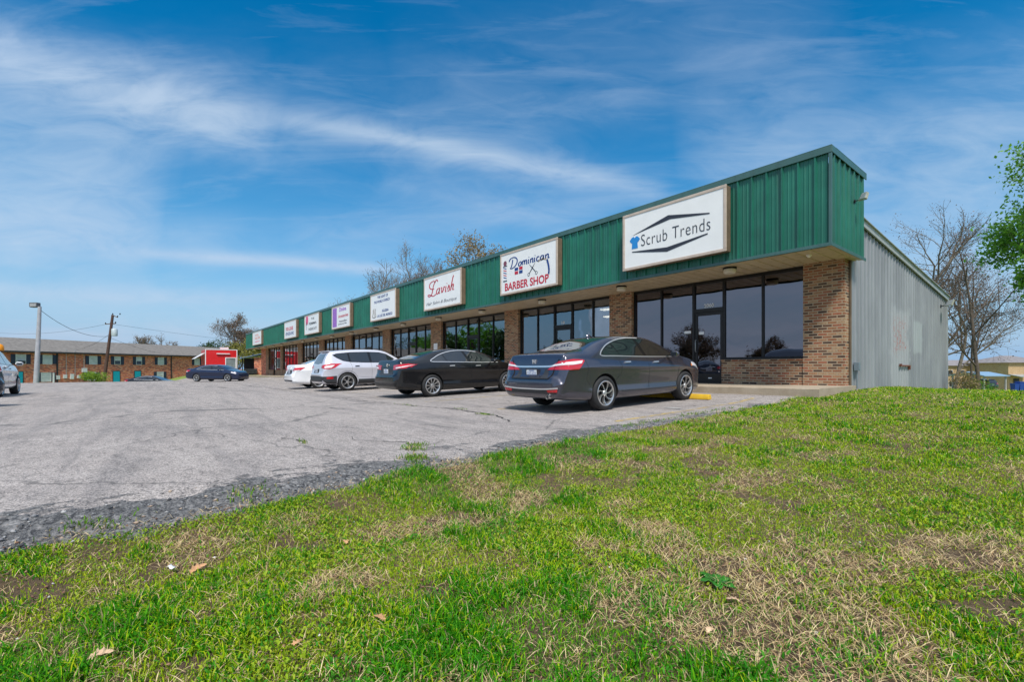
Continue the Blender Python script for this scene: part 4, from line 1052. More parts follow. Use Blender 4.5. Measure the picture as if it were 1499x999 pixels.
for v in 'RL':
    tl=c.decal(v,[(.09,.80),(.16,.965),(.34,.985),(.56,.975),(.60,.955),(.54,.90),(.42,.80)],C_REDL,'taillight_side',off=.010)
    c.decal(v,[(.14,.885),(.16,.93),(.40,.945),(.55,.955),(.50,.905),(.3,.885)],C_CLRL,'taillight_clear_band',off=.016,parent=tl)
    c.line(v,[(.62,.975),(.66,.80),(.63,.62),(.70,.52)],.005,C_SEAM,'bumper_gap',off=.0015)
    c.line(v,[(1.52,1.02),(1.62,.85),(1.60,.70),(1.46,.58)],.007,C_SEAM,'door_gap',off=.0015,sm=6)
    c.line(v,[(2.50,1.0),(2.52,.7),(2.50,.34)],.007,C_SEAM,'door_gap',off=.0015)
    c.line(v,[(3.56,.98),(3.62,.75),(3.52,.36)],.007,C_SEAM,'door_gap',off=.0015)
    c.line(v,[(1.5,.345),(2.5,.335),(3.5,.345)],.02,C_CLAD,'sill_strip',off=.006)
    c.line(v,[(4.22,.82),(4.4,.80),(4.62,.72)],.08,C_CLRL,'headlight',off=.008)
    c.line(v,[(4.16,.80),(4.22,.79)],.05,C_AMB,'side_marker',off=.010)
c.line('B',[(-.76,.475),(-.4,.452),(0,.448),(.4,.452),(.76,.475)],.022,C_CHROME,'chrome_bumper_strip',off=.012)
c.decal('B',[(-.78,.455),(-.70,.365),(.70,.365),(.78,.455),(.4,.435),(-.4,.435)],C_CLAD,'lower_bumper',off=.004)
c.sym(c.decal,'B',[(.52,.395),(.50,.435),(.75,.452),(.74,.405)],C_REDL,'bumper_reflector',off=.012)
c.plate(.735,frame=C_CLAD)
hh=c.hit('B',0,.955); x=hh[0].x-.014
mb=MB()
for (a,b) in ((-.042,-.020),(.020,.042)): mb.prism([(a,.915),(b,.915),(b*1.12,.995),(a*1.12,.995)],x-.008,x+.02,axis='x')
mb.box(x-.007,-.03,.945,x+.015,.03,.962); mb.build('boot_emblem',C_CHROME,c.root)
mb=MB(); mb.tube([(.0,-.50,.31),(.35,-.50,.31)],.042,14,caps=False); mb.tube([(.02,-.50,.31),(.35,-.50,.31)],.036,14,caps=False); mb.build('exhaust_tip',C_CHROME,c.root,smooth=True)
c.handles([(1.72,.90),(2.68,.885)],C_CHROME)
c.line('B',[(-.66,.99),(-.57,.80),(-.53,.655),(-.40,.635),(.40,.635),(.53,.655),(.57,.80),(.66,.99)],.007,C_SEAM,'boot_gap',off=.0135)
c.line('T',[(.66,-.62),(.64,-.3),(.64,.3),(.66,.62)],.008,C_SEAM,'boot_gap',off=.0015)
mb=MB(); mb.loft([[(1.62,-.03,1.40),(1.62,.03,1.40),(1.80,.02,1.44),(1.80,-.02,1.44)],[(1.63,-.006,1.50),(1.63,.006,1.50),(1.70,.004,1.50),(1.70,-.004,1.50)]]); mb.build('roof_antenna',P_GREY,c.root,smooth=True)
c.mirror(3.28,1.05,.90)
c.wheels(7,'swirl')
mb=MB(); mb.box(1.0,-.55,.17,3.9,.55,.2); mb.tube([(1.13,-.75,.33),(1.13,.75,.33)],.05); mb.build('underbody',C_LINER,c.root)

# ---- black sedan
L=4.885
SC_=sedan_spec(L,1.445,1.12,3.945,
 zt=[(0,.60),(.012,.66),(.03,.69),(.07,.72),(.09,.76),(.12,.90),(.15,1.05),(.17,1.10),(.22,1.118),(.35,1.115),(.60,1.13),(.9,1.225),(1.3,1.345),(1.7,1.42),(2.1,1.447),(2.5,1.44),(2.85,1.405),(3.2,1.30),(3.6,1.12),(3.85,1.01),(4.0,.975),(4.35,.91),(4.62,.83),(4.78,.73),(4.86,.63),(L,.55)],
 zs=[(0,.52),(.012,.57),(.03,.60),(.07,.63),(.09,.67),(.12,.80),(.15,.93),(.17,.965),(.22,.985),(.6,1.0),(1.2,1.005),(2.,.975),(3.,.93),(3.8,.90),(4.3,.83),(4.62,.74),(4.78,.64),(4.86,.55),(L,.48)],
 w=W_tab(L,.92), wr=[(0,.60),(.2,.70),(.6,.68),(1.0,.62),(1.5,.59),(2.3,.59),(2.9,.60),(3.4,.66),(3.9,.76),(4.4,.72),(L,.4)],wheel=.335,arch=.38)
def sedan_b(name,x_ax,y_ax,S,label,pt,rear='camry',wheel=('plain',10),lamp=None,rz=R90,loc=None,group='cars parked facing the shops'):
    pitch=0
    if loc is None: loc,pitch=place(x_ax,y_ax,S)
    c=Car(name,loc,rz,label,'car',S,pt,group); c.root.rotation_euler=(0,-pitch,rz)
    DLO=[(1.12,1.06),(1.20,1.12),(1.45,1.235),(1.75,1.325),(2.1,1.37),(2.5,1.368),(2.85,1.325),(3.2,1.20),(3.50,1.055),(3.60,.985),(3.0,.99),(2.2,1.015),(1.5,1.035),(1.2,1.045)]
    c.both(c.decal,'R',DLO,C_TRIMB,'window_surround',off=.002)
    c.both(c.decal,'R',[(1.18,1.07),(1.25,1.12),(1.42,1.205),(1.56,1.255),(1.66,1.055)],C_GLASS,'quarter_window',off=.004)
    c.both(c.decal,'R',[(1.69,1.055),(1.59,1.265),(1.78,1.318),(2.1,1.352),(2.28,1.356),(2.44,1.03)],C_GLASS,'rear_door_window',off=.004)
    c.both(c.decal,'R',[(2.54,1.025),(2.38,1.356),(2.55,1.350),(2.85,1.307),(3.18,1.19),(3.42,1.075),(3.46,1.0)],C_GLASS,'front_door_window',off=.004)
    for v in 'RL': c.line(v,[(3.60,.985),(3.0,.99),(2.2,1.015),(1.5,1.035),(1.2,1.043),(1.11,1.065),(1.15,1.10),(1.24,1.145),(1.45,1.243),(1.75,1.332),(2.1,1.377),(2.5,1.375),(2.85,1.332)],.018,C_CHROME,'chrome_window_strip',off=.007)
    c.decal('T',[(.64,-.52),(.62,0),(.64,.52),(1.15,.50),(1.48,.46),(1.56,0),(1.48,-.46),(1.15,-.50)],C_GLASS,'rear_window',off=.004,grid=.06)
    c.decal('T',[(2.98,-.50),(2.90,0),(2.98,.50),(3.55,.58),(3.82,.60),(3.90,0),(3.82,-.60),(3.55,-.58)],C_GLASS,'windscreen',off=.004,grid=.06)
    c.decal('B',[(-.46,.70),(-.40,.86),(.40,.86),(.46,.70),(.30,.66),(-.30,.66)],C_CLAD,'plate_recess',off=.003)
    if rear=='camry':
        c.line('B',[(-.45,.90),(0,.905),(.45,.90)],.03,C_TRIMB,'boot_strip',off=.012)
        for sg in (1,-1):
            f=lambda P:[(p[0]*sg,p[1]) for p in P] if sg>0 else [(p[0]*sg,p[1]) for p in P][::-1]
            tl=c.decal('B',f([(.44,.83),(.42,.96),(.66,.985),(.86,.985),(.88,.90),(.70,.84)]),C_REDL,'taillight',off=.010)
            c.decal('B',f([(.62,.86),(.60,.90),(.84,.92),(.82,.885)]),C_CLRL,'taillight_clear_band',off=.016,parent=tl)
        for v in 'RL':
            tl=c.decal(v,[(.06,.86),(.14,.985),(.40,1.0),(.60,.975),(.44,.935),(.30,.87)],C_REDL,'taillight_side',off=.010)
            c.decal(v,[(.10,.89),(.22,.90),(.58,.968),(.36,.945),(.2,.925)],C_CLRL,'taillight_clear_band',off=.016,parent=tl)
        c.decal('B',[(-.80,.48),(-.72,.36),(.72,.36),(.80,.48),(.5,.44),(-.5,.44)],C_RIMD,'bumper_diffuser',off=.008)
        for v in 'RL': c.decal(v,[(.10,.48),(.16,.36),(.66,.30),(.60,.36),(.3,.44)],C_RIMD,'bumper_side_blade',off=.008)
    else:
        c.line('B',[(-.40,.885),(0,.89),(.40,.885)],.035,C_CHROME,'boot_strip',off=.012)
        for sg in (1,-1):
            f=lambda P:[(p[0]*sg,p[1]) for p in P] if sg>0 else [(p[0]*sg,p[1]) for p in P][::-1]
            tl=c.decal('B',f([(.54,.83),(.52,.90),(.66,.97),(.86,.985),(.88,.86),(.76,.83)]),C_REDL,'taillight',off=.010)
        for v in 'RL':
            tl=c.decal(v,[(.06,.84),(.12,.96),(.35,.985),(.58,.985),(.42,.90),(.30,.84)],C_REDL,'taillight_side',off=.010)
            c.decal(v,[(.08,.835),(.08,.86),(.32,.87),(.29,.835)],C_CLRL,'taillight_clear_band',off=.016,parent=tl)
        c.decal('B',[(-.72,.42),(-.66,.36),(.66,.36),(.72,.42)],C_CLAD,'lower_bumper',off=.006)
    for v in 'RL':
        c.line(v,[(1.50,1.03),(1.60,.85),(1.58,.70),(1.45,.58)],.006,C_SEAM,'door_gap',off=.0015)
        c.line(v,[(2.50,1.0),(2.52,.7),(2.50,.34)],.006,C_SEAM,'door_gap',off=.0015)
        c.line(v,[(3.56,.96),(3.62,.75),(3.52,.36)],.006,C_SEAM,'door_gap',off=.0015)
        c.line(v,[(4.25,.80),(4.4,.77),(4.64,.70)],.075,C_CLRL,'headlight',off=.008)
    c.plate(.775)
    hh=c.hit('B',0,.96); x=hh[0].x-.012
    mb=MB(); mb.lathe([(.055,0),(.055,-.01),(.043,-.01),(.043,0)],20,'x',(x,0,.965)); 
    if rear=='camry': mb.lathe([(.022,-.001),(.022,-.011),(.013,-.011),(.013,-.001)],14,'x',(x,0,.975)); mb.box(x-.009,-.048,.985,x,.048,.993)
    else: mb.box(x-.011,-.06,.957,x,.06,.973)
    mb.build('boot_emblem',C_CHROME,c.root)
    c.handles([(1.72,.905),(2.68,.885)],C_CHROME if rear=='camry' else pt)
    c.mirror(3.28,1.03,.90); c.wheels(wheel[1],wheel[0])
    mb=MB(); mb.box(1.0,-.55,.17,3.9,.55,.2); mb.tube([(1.13,-.75,.33),(1.13,.75,.33)],.05); mb.build('underbody',C_LINER,c.root)
    return c
sedan_b('sedan',-8.73,-6.35,SC_,'glossy black sedan parked between the silver suv and the grey sedan',P_BLACK)
# ---- white sedan beyond the silver suv
SA=dict(SC_); SA['zt']=[(a,b+ (.0 if a<1 else .02)) for a,b in SC_['zt']]
sedan_b('sedan',-18.9,-6.65,SA,'white sedan parked just beyond the silver suv',P_WHITE,'other',('pair',5))
# ---- another pale car hidden behind it
sedan_b('sedan',-23.0,-5.15,SA,'pale car almost hidden behind the white sedan, only its tail showing',P_SILV,'other',('pair',5))

# ---- silver SUV
L=4.53
S=dict(L=L,ra=.98,fa=3.67,wr_=.355,arch=.405,track=.80,
 zt=[(0,.66),(.012,.72),(.03,.75),(.06,.80),(.08,.95),(.10,1.08),(.13,1.16),(.18,1.27),(.26,1.42),(.36,1.55),(.42,1.60),(.55,1.625),(1.0,1.66),(1.7,1.685),(2.3,1.67),(2.65,1.61),(2.95,1.47),(3.25,1.28),(3.45,1.165),(3.6,1.12),(3.9,1.07),(4.2,.99),(4.38,.88),(4.48,.74),(L,.58)],
 zs=[(0,.60),(.012,.65),(.03,.68),(.06,.72),(.08,.83),(.10,.93),(.13,.98),(.18,1.02),(.26,1.05),(.42,1.08),(1.0,1.09),(2.,1.06),(3.,1.03),(3.5,1.02),(3.9,.97),(4.2,.88),(4.38,.76),(4.48,.64),(L,.52)],
 w=W_tab(L,.92), wr=[(0,.62),(.15,.66),(.4,.62),(1.,.61),(2.2,.62),(2.8,.64),(3.3,.70),(3.8,.76),(4.2,.70),(L,.4)],
 zb=[(0,.42),(.03,.36),(.1,.31),(.5,.27),(1.,.24),(L-1,.24),(L-.4,.24),(L-.1,.26),(L,.4)])
def suv(name,loc,rz,pitch,S,label,pt,group='cars parked facing the shops',clad=True,cat='suv'):
    c=Car(name,loc,rz,label,cat,S,pt,group); c.root.rotation_euler=(0,-pitch,rz)
    DLO=[(.46,1.44),(.62,1.50),(1.2,1.555),(1.9,1.565),(2.4,1.545),(2.7,1.47),(3.0,1.29),(3.22,1.10),(2.6,1.10),(1.8,1.115),(1.15,1.145),(.85,1.20),(.62,1.32)]
    c.both(c.decal,'R',DLO,C_TRIMB,'window_surround',off=.002)
    c.both(c.decal,'R',[(.52,1.43),(.64,1.475),(1.05,1.52),(1.08,1.175),(.88,1.215),(.68,1.32)],C_GLASS,'quarter_window',off=.004)
    c.both(c.decal,'R',[(1.16,1.165),(1.12,1.53),(1.55,1.545),(1.88,1.545),(1.94,1.13)],C_GLASS,'rear_door_window',off=.004)
    c.both(c.decal,'R',[(2.03,1.125),(1.99,1.545),(2.38,1.525),(2.66,1.455),(2.95,1.28),(3.10,1.12)],C_GLASS,'front_door_window',off=.004)
    c.decal('B',[(-.52,1.12),(-.44,1.50),(.44,1.50),(.52,1.12),(0,1.09)],C_GLASS,'rear_window',off=.004,grid=.05)
    c.decal('T',[(2.60,-.52),(2.54,0),(2.60,.52),(3.2,.60),(3.45,.62),(3.52,0),(3.45,-.62),(3.2,-.60)],C_GLASS,'windscreen',off=.004,grid=.06)
    for sg in (1,-1):
        f=lambda P:[(p[0]*sg,p[1]) for p in P] if sg>0 else [(p[0]*sg,p[1]) for p in P][::-1]
        tl=c.decal('B',f([(.56,.93),(.56,1.03),(.84,1.08),(.88,1.0),(.84,.93)]),C_REDL,'taillight',off=.010)
    for v in 'RL':
        tl=c.decal(v,[(.07,.90),(.10,1.02),(.34,1.10),(.78,1.10),(.68,1.06),(.50,.94),(.30,.89)],C_REDL,'taillight_side',off=.010)
        c.decal(v,[(.12,.93),(.14,1.0),(.36,1.04),(.50,1.04),(.36,.94)],C_CLRL,'taillight_clear_band',off=.016,parent=tl)
        if clad:
            c.decal(v,[(.02,.46),(.02,.60),(.30,.60),(.56,.62),(.56,.30),(.2,.32)],C_CLAD,'bumper_cladding',off=.008)
            for ax in (S['ra'],S['fa']):
                c.line(v,[(ax+(S['arch']+.022)*math.cos(a),S['wr_']+(S['arch']+.022)*math.sin(a)) for a in [math.pi*(-.06+1.12*j/16) for j in range(17)]],.055,C_CLAD,'arch_cladding',off=.012,sm=1)
            c.decal(v,[(1.40,.28),(1.42,.46),(3.22,.46),(3.24,.28)],C_CLAD,'sill_cladding',off=.010)
            c.decal(v,[(.18,.50),(.18,.58),(.42,.585),(.42,.50)],C_REDL,'bumper_reflector',off=.014)
        c.line(v,[(1.12,1.15),(1.18,.95),(1.16,.80),(1.06,.72)],.006,C_SEAM,'door_gap',off=.0015)
        c.line(v,[(1.98,1.12),(2.0,.8),(1.98,.46)],.006,C_SEAM,'door_gap',off=.0015)
        c.line(v,[(3.12,1.08),(3.16,.8),(3.10,.46)],.006,C_SEAM,'door_gap',off=.0015)
        c.line(v,[(1.5,.56),(2.3,.54),(3.0,.57)],.02,pt,'door_crease',off=.008)
        c.line(v,[(.62,1.645),(1.2,1.675),(1.8,1.68)],.02,C_CLAD,'roof_rail',off=.02) if 0 else None
        c.line(v,[(3.95,.95),(4.1,.92),(4.3,.84)],.09,C_CLRL,'headlight',off=.008)
    if clad:
        c.decal('B',[(-.80,.60),(-.74,.40),(.74,.40),(.80,.60),(.5,.62),(-.5,.62)],C_CLAD,'bumper_cladding',off=.008)
        c.decal('B',[(-.32,.74),(-.30,.90),(.30,.90),(.32,.74)],C_CLAD,'plate_recess',off=.004)
    c.plate(.83)
    mb=MB(); mb.box(.30,-.52,1.585,.46,.52,1.615); mb.build('roof_spoiler',pt,c.root,bevel=.012)
    c.handles([(1.30,.985),(2.18,.97)],C_TRIMB); c.mirror(2.92,1.16,.90,sc=1.1); c.wheels(5,'pair',.25)
    mb=MB(); mb.box(.9,-.55,.22,3.7,.55,.26); mb.tube([(.98,-.75,.355),(.98,.75,.355)],.05); mb.build('underbody',C_LINER,c.root)
    return c
loc,pitch=place(-15.2,-6.6,S)
suv('suv',loc,R90,pitch,S,'silver suv with dark lower cladding parked left of the black sedan',P_SILV)
# ---- vehicles at the left edge
zz=gzf(-22.5,-17.6)
r=math.pi
c=suv('suv',(-22.5+S['fa'],-16.9-.80,zz+.012),math.pi,0,S,'white suv cut off by the left edge, an orange beacon on its roof',P_WHITE,group=None,clad=False)
mb=MB(); mb.lathe([(.12,0),(.13,.03),(.12,.17),(.08,.23),(0,.245)],18,'z',(2.02,-.66,1.62)); mb.build('roof_beacon',simple('orange_plastic',(.85,.30,.01),.35),c.root,smooth=True,angle=40)
# dark car entering at left: rear bumper corner only
ca=math.atan2(-.78,-.62)
px_,py_=(-12.42,-16.15)
c=sedan_b('sedan',0,0,SC_,'dark slate car of which only the rear bumper corner enters at the left edge',P_DARKB,'other',('pair',5),rz=ca,loc=(px_+.0,py_,gzf(px_,py_)+.012),group=None)
# ---- navy sedan, side-on far away
hz_=math.atan2(.6247*0+.78,.6247)   # heading to the right of the picture
c=sedan_b('sedan',0,0,SA,'navy blue sedan seen side-on in front of the red food trailer',P_BLUE,'other',('pair',5),rz=R(51.34-6),loc=(-45.55,-9.55,gzf(-43.8,-8.2)+.012),group=None)
# ---- dark car beyond the crest of the lot
c=sedan_b('sedan',0,0,SC_,'black sedan beyond the crest of the lot, only its roof showing',P_BLACK,'other',('pair',5),rz=R(51.34+8),loc=(-65.2,-14.2,gzf(-63,-12.5)-.33),group=None)
# ---------------------------------------------------------------- grass, litter, gravel
def m_blade(name):
    g=NG(name); at=g.add('ShaderNodeAttribute'); at.attribute_name='col'
    o=g.n['Material Output']; g.p(Base_Color=at.outputs['Color'],Roughness=.55); g.b.inputs['Specular IOR Level'].default_value=.12
    tr=g.n.new('ShaderNodeBsdfTranslucent'); g.l.new(at.outputs['Color'],tr.inputs[0]); mx=g.n.new('ShaderNodeMixShader'); mx.inputs[0].default_value=.22
    g.l.new(g.b.outputs[0],mx.inputs[1]); g.l.new(tr.outputs[0],mx.inputs[2]); g.l.new(mx.outputs[0],o.inputs[0]); return g.m
M_BLADE=m_blade('grass_blade')
def blades(name,x,y,z,h,az,lean,wd,col,tipc=None,label='',kind='stuff',bend=.6):
    n=len(x); dx_=np.cos(az);dy_=np.sin(az); px_=-dy_;py_=dx_
    rot=rng.uniform(0,2*np.pi,n); qx=np.cos(rot);qy=np.sin(rot)       # blade facing
    l1=h*.55; a1=lean*(1-bend*.5); a2=lean*(1+bend)
    mx=x+dx_*l1*np.sin(a1); my=y+dy_*l1*np.sin(a1); mz=z+l1*np.cos(a1)
    tx=mx+dx_*h*.5*np.sin(a2); ty=my+dy_*h*.5*np.sin(a2); tz=np.maximum(mz+h*.5*np.cos(a2),z+.004)
    V=np.stack([np.stack([x-qx*wd*.4,y-qy*wd*.4,z-.004],-1),np.stack([x+qx*wd*.4,y+qy*wd*.4,z-.004],-1),
                np.stack([mx-qx*wd*.5,my-qy*wd*.5,mz],-1),np.stack([mx+qx*wd*.5,my+qy*wd*.5,mz],-1),np.stack([tx,ty,tz],-1)],1).reshape(-1,3)
    b=np.arange(n)[:,None]*5
    F=np.concatenate([b+np.array([0,1,3]),b+np.array([0,3,2]),b+np.array([2,3,4])],0)
    C=np.ones((n,5,4)); C[:,:,:3]=col[:,None,:]; C[:,:2,:3]*=.85
    o=fast_mesh(name,V,F,M_BLADE,{'col':('FLOAT_COLOR',C.reshape(-1,4))},False)
    return tag(o,label,kind=kind)
def sample(n,r0,r1,p,azh=57,flat=3.0):
    """points round the viewer, denser close by"""
    rr=np.linspace(r0,r1,2000); d=rr*np.where(rr<flat,1,(flat/rr)**p); c=np.cumsum(d);c/=c[-1]
    r=np.interp(rng.random(n),c,rr); base=math.atan2(.6247,-.7808); a=base+rng.uniform(-R(azh),R(azh),n)
    return CAMX+r*np.cos(a),CAMY+r*np.sin(a),r
def in_lawn(x,y,m=0.0):
    j=.20*(fbm(y*2.1+7,x*.3,4)-.5)
    ok=(x>edge(y)+.02+j+m)&(y<24)
    ok&=~((x<.04)&(y>-2.2))
    return ok
def pal(n,a,b):
    t=rng.random((n,1)); return np.array(a)*(1-t)+np.array(b)*t
def fields(x,y):
    straw=ss((fbm(x*2.1+31,y*2.1+3,5)-.545)/.10); fine_=fbm(x*5,y*5+40,3)
    straw=np.clip(straw+.55*(fine_-.45),0,1)
    yel=ss((fbm(x*.75+71,y*.75+13,3)-.46)/.12); yel=np.clip(np.maximum(yel,ss((y+10.0)/4)*.85),0,1)
    straw=straw*(1-.45*ss((y+9.5)/4))
    dirt=ss((fbm(x*3.4+5,y*3.4+77,4)-.66)/.07)*(1-ss((y+8)/3))
    return straw,yel,dirt
x,y,r=sample(1350000,.9,44,1.9)
ok=in_lawn(x,y); x,y,r=x[ok],y[ok],r[ok]
st,yl,dt=fields(x,y); u=rng.random(len(x))
clump=ss((fbm(x*4.2+11,y*4.2+29,3)-.52)/.10)
keep=u<(1-.70*st)*(1-.8*dt)*(.70+.30*clump+.25*yl)
x,y,r,st,yl,clump=[q[keep] for q in (x,y,r,st,yl,clump)]; n=len(x)
h=(.018+.024*rng.random(n))*(1+1.0*clump)*(1-.40*yl)*(1+.2*rng.standard_normal(n).clip(-1.5,1.5))
far=np.clip(r/4,1,5.); wd=(.0020+.0017*rng.random(n))*far*(1+.5*clump)
h=h*np.clip(far,1,1.25)
col=np.where((rng.random(n)<.15+.70*yl*(1-clump*.6))[:,None],pal(n,(.22,.40,.004),(.42,.49,.012)),np.where((rng.random(n)<.3+.5*clump)[:,None],pal(n,(.018,.155,.003),(.05,.26,.004)),pal(n,(.07,.30,.004),(.17,.42,.007))))
col=np.where((rng.random(n)<.07+.16*st)[:,None],pal(n,(.38,.30,.14),(.60,.47,.27)),col)
blades('grass',x,y,gz(x,y),h,rng.uniform(0,2*np.pi,n),np.abs(rng.normal(.80,.35,n)).clip(.05,1.45),wd,col,label='short patchy green grass of the lawn',bend=.8)
# dead straw lying in the lawn
x,y,r=sample(430000,.9,34,1.9); ok=in_lawn(x,y,-.10); x,y,r=x[ok],y[ok],r[ok]
st,yl,dt=fields(x,y); k=rng.random(len(x))<(.15+.95*st)*(1-.5*dt); x,y,r,st=x[k],y[k],r[k],st[k]; n=len(x)
blades('dead_grass',x,y,gz(x,y)+.004+.012*rng.random(n),.022+.050*rng.random(n),rng.uniform(0,2*np.pi,n),np.abs(rng.normal(1.28,.22,n)).clip(.4,1.52),(.0016+.0016*rng.random(n))*np.clip(r/4,1,4),
  np.where((rng.random(n)<.25)[:,None],pal(n,(.36,.22,.11),(.48,.31,.16)),pal(n,(.58,.42,.20),(.86,.68,.40))),label='dry straw coloured grass lying between the green patches',bend=.1)
# low broad-leaved ground cover
x,y,r=sample(330000,.9,26,1.8); ok=in_lawn(x,y,.02); x,y,r=x[ok],y[ok],r[ok]
st,yl,dt=fields(x,y); cl2=ss((fbm(x*2.2+91,y*2.2+9,4)-.52)/.07); k=rng.random(len(x))<np.clip(cl2*(1-.7*st)+.10*yl,0,1)*(1-dt); x,y,r,cl2,yl=x[k],y[k],r[k],cl2[k],yl[k]; n=len(x)
col=np.where((rng.random(n)<.75*yl)[:,None],pal(n,(.22,.36,.015),(.36,.43,.03)),pal(n,(.03,.19,.008),(.08,.30,.018)))
blades('clover',x,y,gz(x,y)+.01+.02*cl2*rng.random(n),.010+.012*rng.random(n),rng.uniform(0,2*np.pi,n),rng.uniform(.7,1.45,n),(.0045+.006*rng.random(n))*np.clip(r/6,1,2.6),col,label='low broad leaved weeds spread through the lawn',bend=.3)

# weeds in the cracks of the lot
def tuft(cx,cy,n,s,hh=.035):
    return np.stack([cx+s[0]*rng.standard_normal(n),cy+s[1]*rng.standard_normal(n)],-1),np.full(n,hh)
T=[tuft(-3.53,-8.11,200,(.12,.03),.022),tuft(-1.06,-10.75,120,(.05,.07)),tuft(-.85,-10.9,130,(.08,.05)),tuft(-.40,-11.1,240,(.07,.07),.034),tuft(-.2,-11.2,60,(.07,.05)),tuft(-4.77,-7.83,40,(.12,.02)),
   tuft(-6.7,-8.15,50,(.3,.02)),tuft(-2.1,-11.65,40,(.1,.02)),tuft(-.12,-12.5,120,(.10,.08)),tuft(.0,-13.3,90,(.08,.10)),tuft(-.6,-7.2,200,(.06,.5)),tuft(-.65,-5.5,200,(.06,.6))]
P=np.concatenate([t[0] for t in T]); hh=np.concatenate([t[1] for t in T]); n=len(P)
blades('crack_weeds',P[:,0],P[:,1],gz(P[:,0],P[:,1])+.01,hh*(.5+rng.random(n)),rng.uniform(0,6.28,n),rng.uniform(.2,1.2,n),.005+.004*rng.random(n),np.where((rng.random(n)<.25)[:,None],pal(n,(.3,.3,.08),(.45,.38,.15)),pal(n,(.07,.20,.012),(.16,.30,.03))),label='green weeds growing out of the lot cracks')

# loose stones along the broken edge
def stones(name,x,y,s,cols,label,lift=.3):
    n=len(x); base=np.array([(0,0,1),(0,0,-1),(1,0,0),(-1,0,0),(0,1,0),(0,-1,0),(.7,.7,.1),(-.7,-.7,-.1)],float)[:6]
    f=np.array([(0,2,4),(0,4,3),(0,3,5),(0,5,2),(1,4,2),(1,3,4),(1,5,3),(1,2,5)])
    J=1+.45*(rng.random((n,6,1))-.5); a=rng.uniform(0,6.28,n); sc=np.stack([s*(.7+.6*rng.random(n)),s*(.7+.6*rng.random(n)),s*(.35+.4*rng.random(n))],-1)
    P=base[None]*J*sc[:,None,:]; P=P+ (rng.random((n,6,3))-.5)*s[:,None,None]*.5; c,sn=np.cos(a)[:,None],np.sin(a)[:,None]
    X=P[:,:,0]*c-P[:,:,1]*sn;Y=P[:,:,0]*sn+P[:,:,1]*c
    V=np.stack([X+x[:,None],Y+y[:,None],P[:,:,2]+(gz(x,y)+s*lift+.006)[:,None]],-1).reshape(-1,3)
    F=(np.arange(n)[:,None,None]*6+f[None]).reshape(-1,3)
    C=np.ones((n,6,4)); C[:,:,:3]=cols[:,None,:]
    g=NG(name+'_stone'); at=g.add('ShaderNodeAttribute'); at.attribute_name='col'; g.p(Base_Color=at.outputs['Color'],Roughness=.9)
    return tag(fast_mesh(name,V,F,g.m,{'col':('FLOAT_COLOR',C.reshape(-1,4))}),label,kind='stuff')
n=6500; yy=-16+12.5*rng.random(n)**1.4; wband=np.interp(yy,[-14,-11,-9,-4],[.50,.36,.18,.08]); xx=edge(yy)+.06-wband*np.abs(rng.normal(0,.55,n))+.03*rng.standard_normal(n)
s=.0025+.014*rng.random(n)**5.0; 
cc=np.where((rng.random(n)<.34)[:,None],pal(n,(.02,.02,.023),(.07,.07,.075)),np.where((rng.random(n)<.2)[:,None],pal(n,(.34,.24,.17),(.45,.36,.28)),pal(n,(.16,.16,.17),(.42,.41,.40))))
stones('gravel',xx,yy,s,cc,'loose grey and black gravel along the crumbling lot edge')
n=700; xx=-14*rng.random(n)**1.2-.6; yy=-15+12*rng.random(n)
stones('lot_grit',xx,yy,.002+.006*rng.random(n)**2,pal(n,(.03,.03,.03),(.2,.19,.18)),'scattered dark grit on the asphalt')
n=14000; xx=rng.uniform(0,6.5,n); yy=rng.uniform(-14,-6,n)
stones('soil_crumbs',xx,yy,.003+.007*rng.random(n)**2,np.where((rng.random(n)<.03)[:,None],pal(n,(.45,.42,.4),(.72,.7,.7)),pal(n,(.13,.06,.035),(.36,.21,.13))),'brown soil crumbs and small pale pebbles between the grass',.5)

# rosette weed, dry leaves, scraps
t=thing('rosette_weed',(2.5,-11.1,gzf(2.5,-11.1)+.01),'rosette weed with broad dark green leaves in a bare patch of the lawn','weed')
M_ROS=simple('rosette_leaf',(.028,.15,.008),.4,0,.4,30)
for k in range(9):
    a=k*2*math.pi/9+.3*math.sin(k*2.1); Lf=.085*(.8+.35*random.random()); up=random.uniform(.10,.45); mb=MB(); rings=[]
    for i in range(7):
        u=i/6; d=Lf*u; z=d*math.sin(up)*(1-.55*u)+.004; w_=.021*math.sin(math.pi*min(1,(u*.85+.12)))**.8; c,s_=math.cos(a),math.sin(a); r_=d*math.cos(up*.7)
        rings.append([(r_*c-s_*w_,r_*s_+c*w_,z+.006*math.sin(i*2)+.006),(r_*c,r_*s_,z),(r_*c+s_*w_,r_*s_-c*w_,z+.006)])
    mb.loft(rings,closed=False,caps=False); o=mb.build('leaf',M_ROS,t,smooth=True); sm=o.modifiers.new('s','SOLIDIFY'); sm.thickness=.0015
M_DRY=simple('dry_leaf',(.50,.27,.13),.7,0,.3,40); M_DRY2=simple('dry_leaf_pale',(.62,.42,.26),.7,0,.3,40)
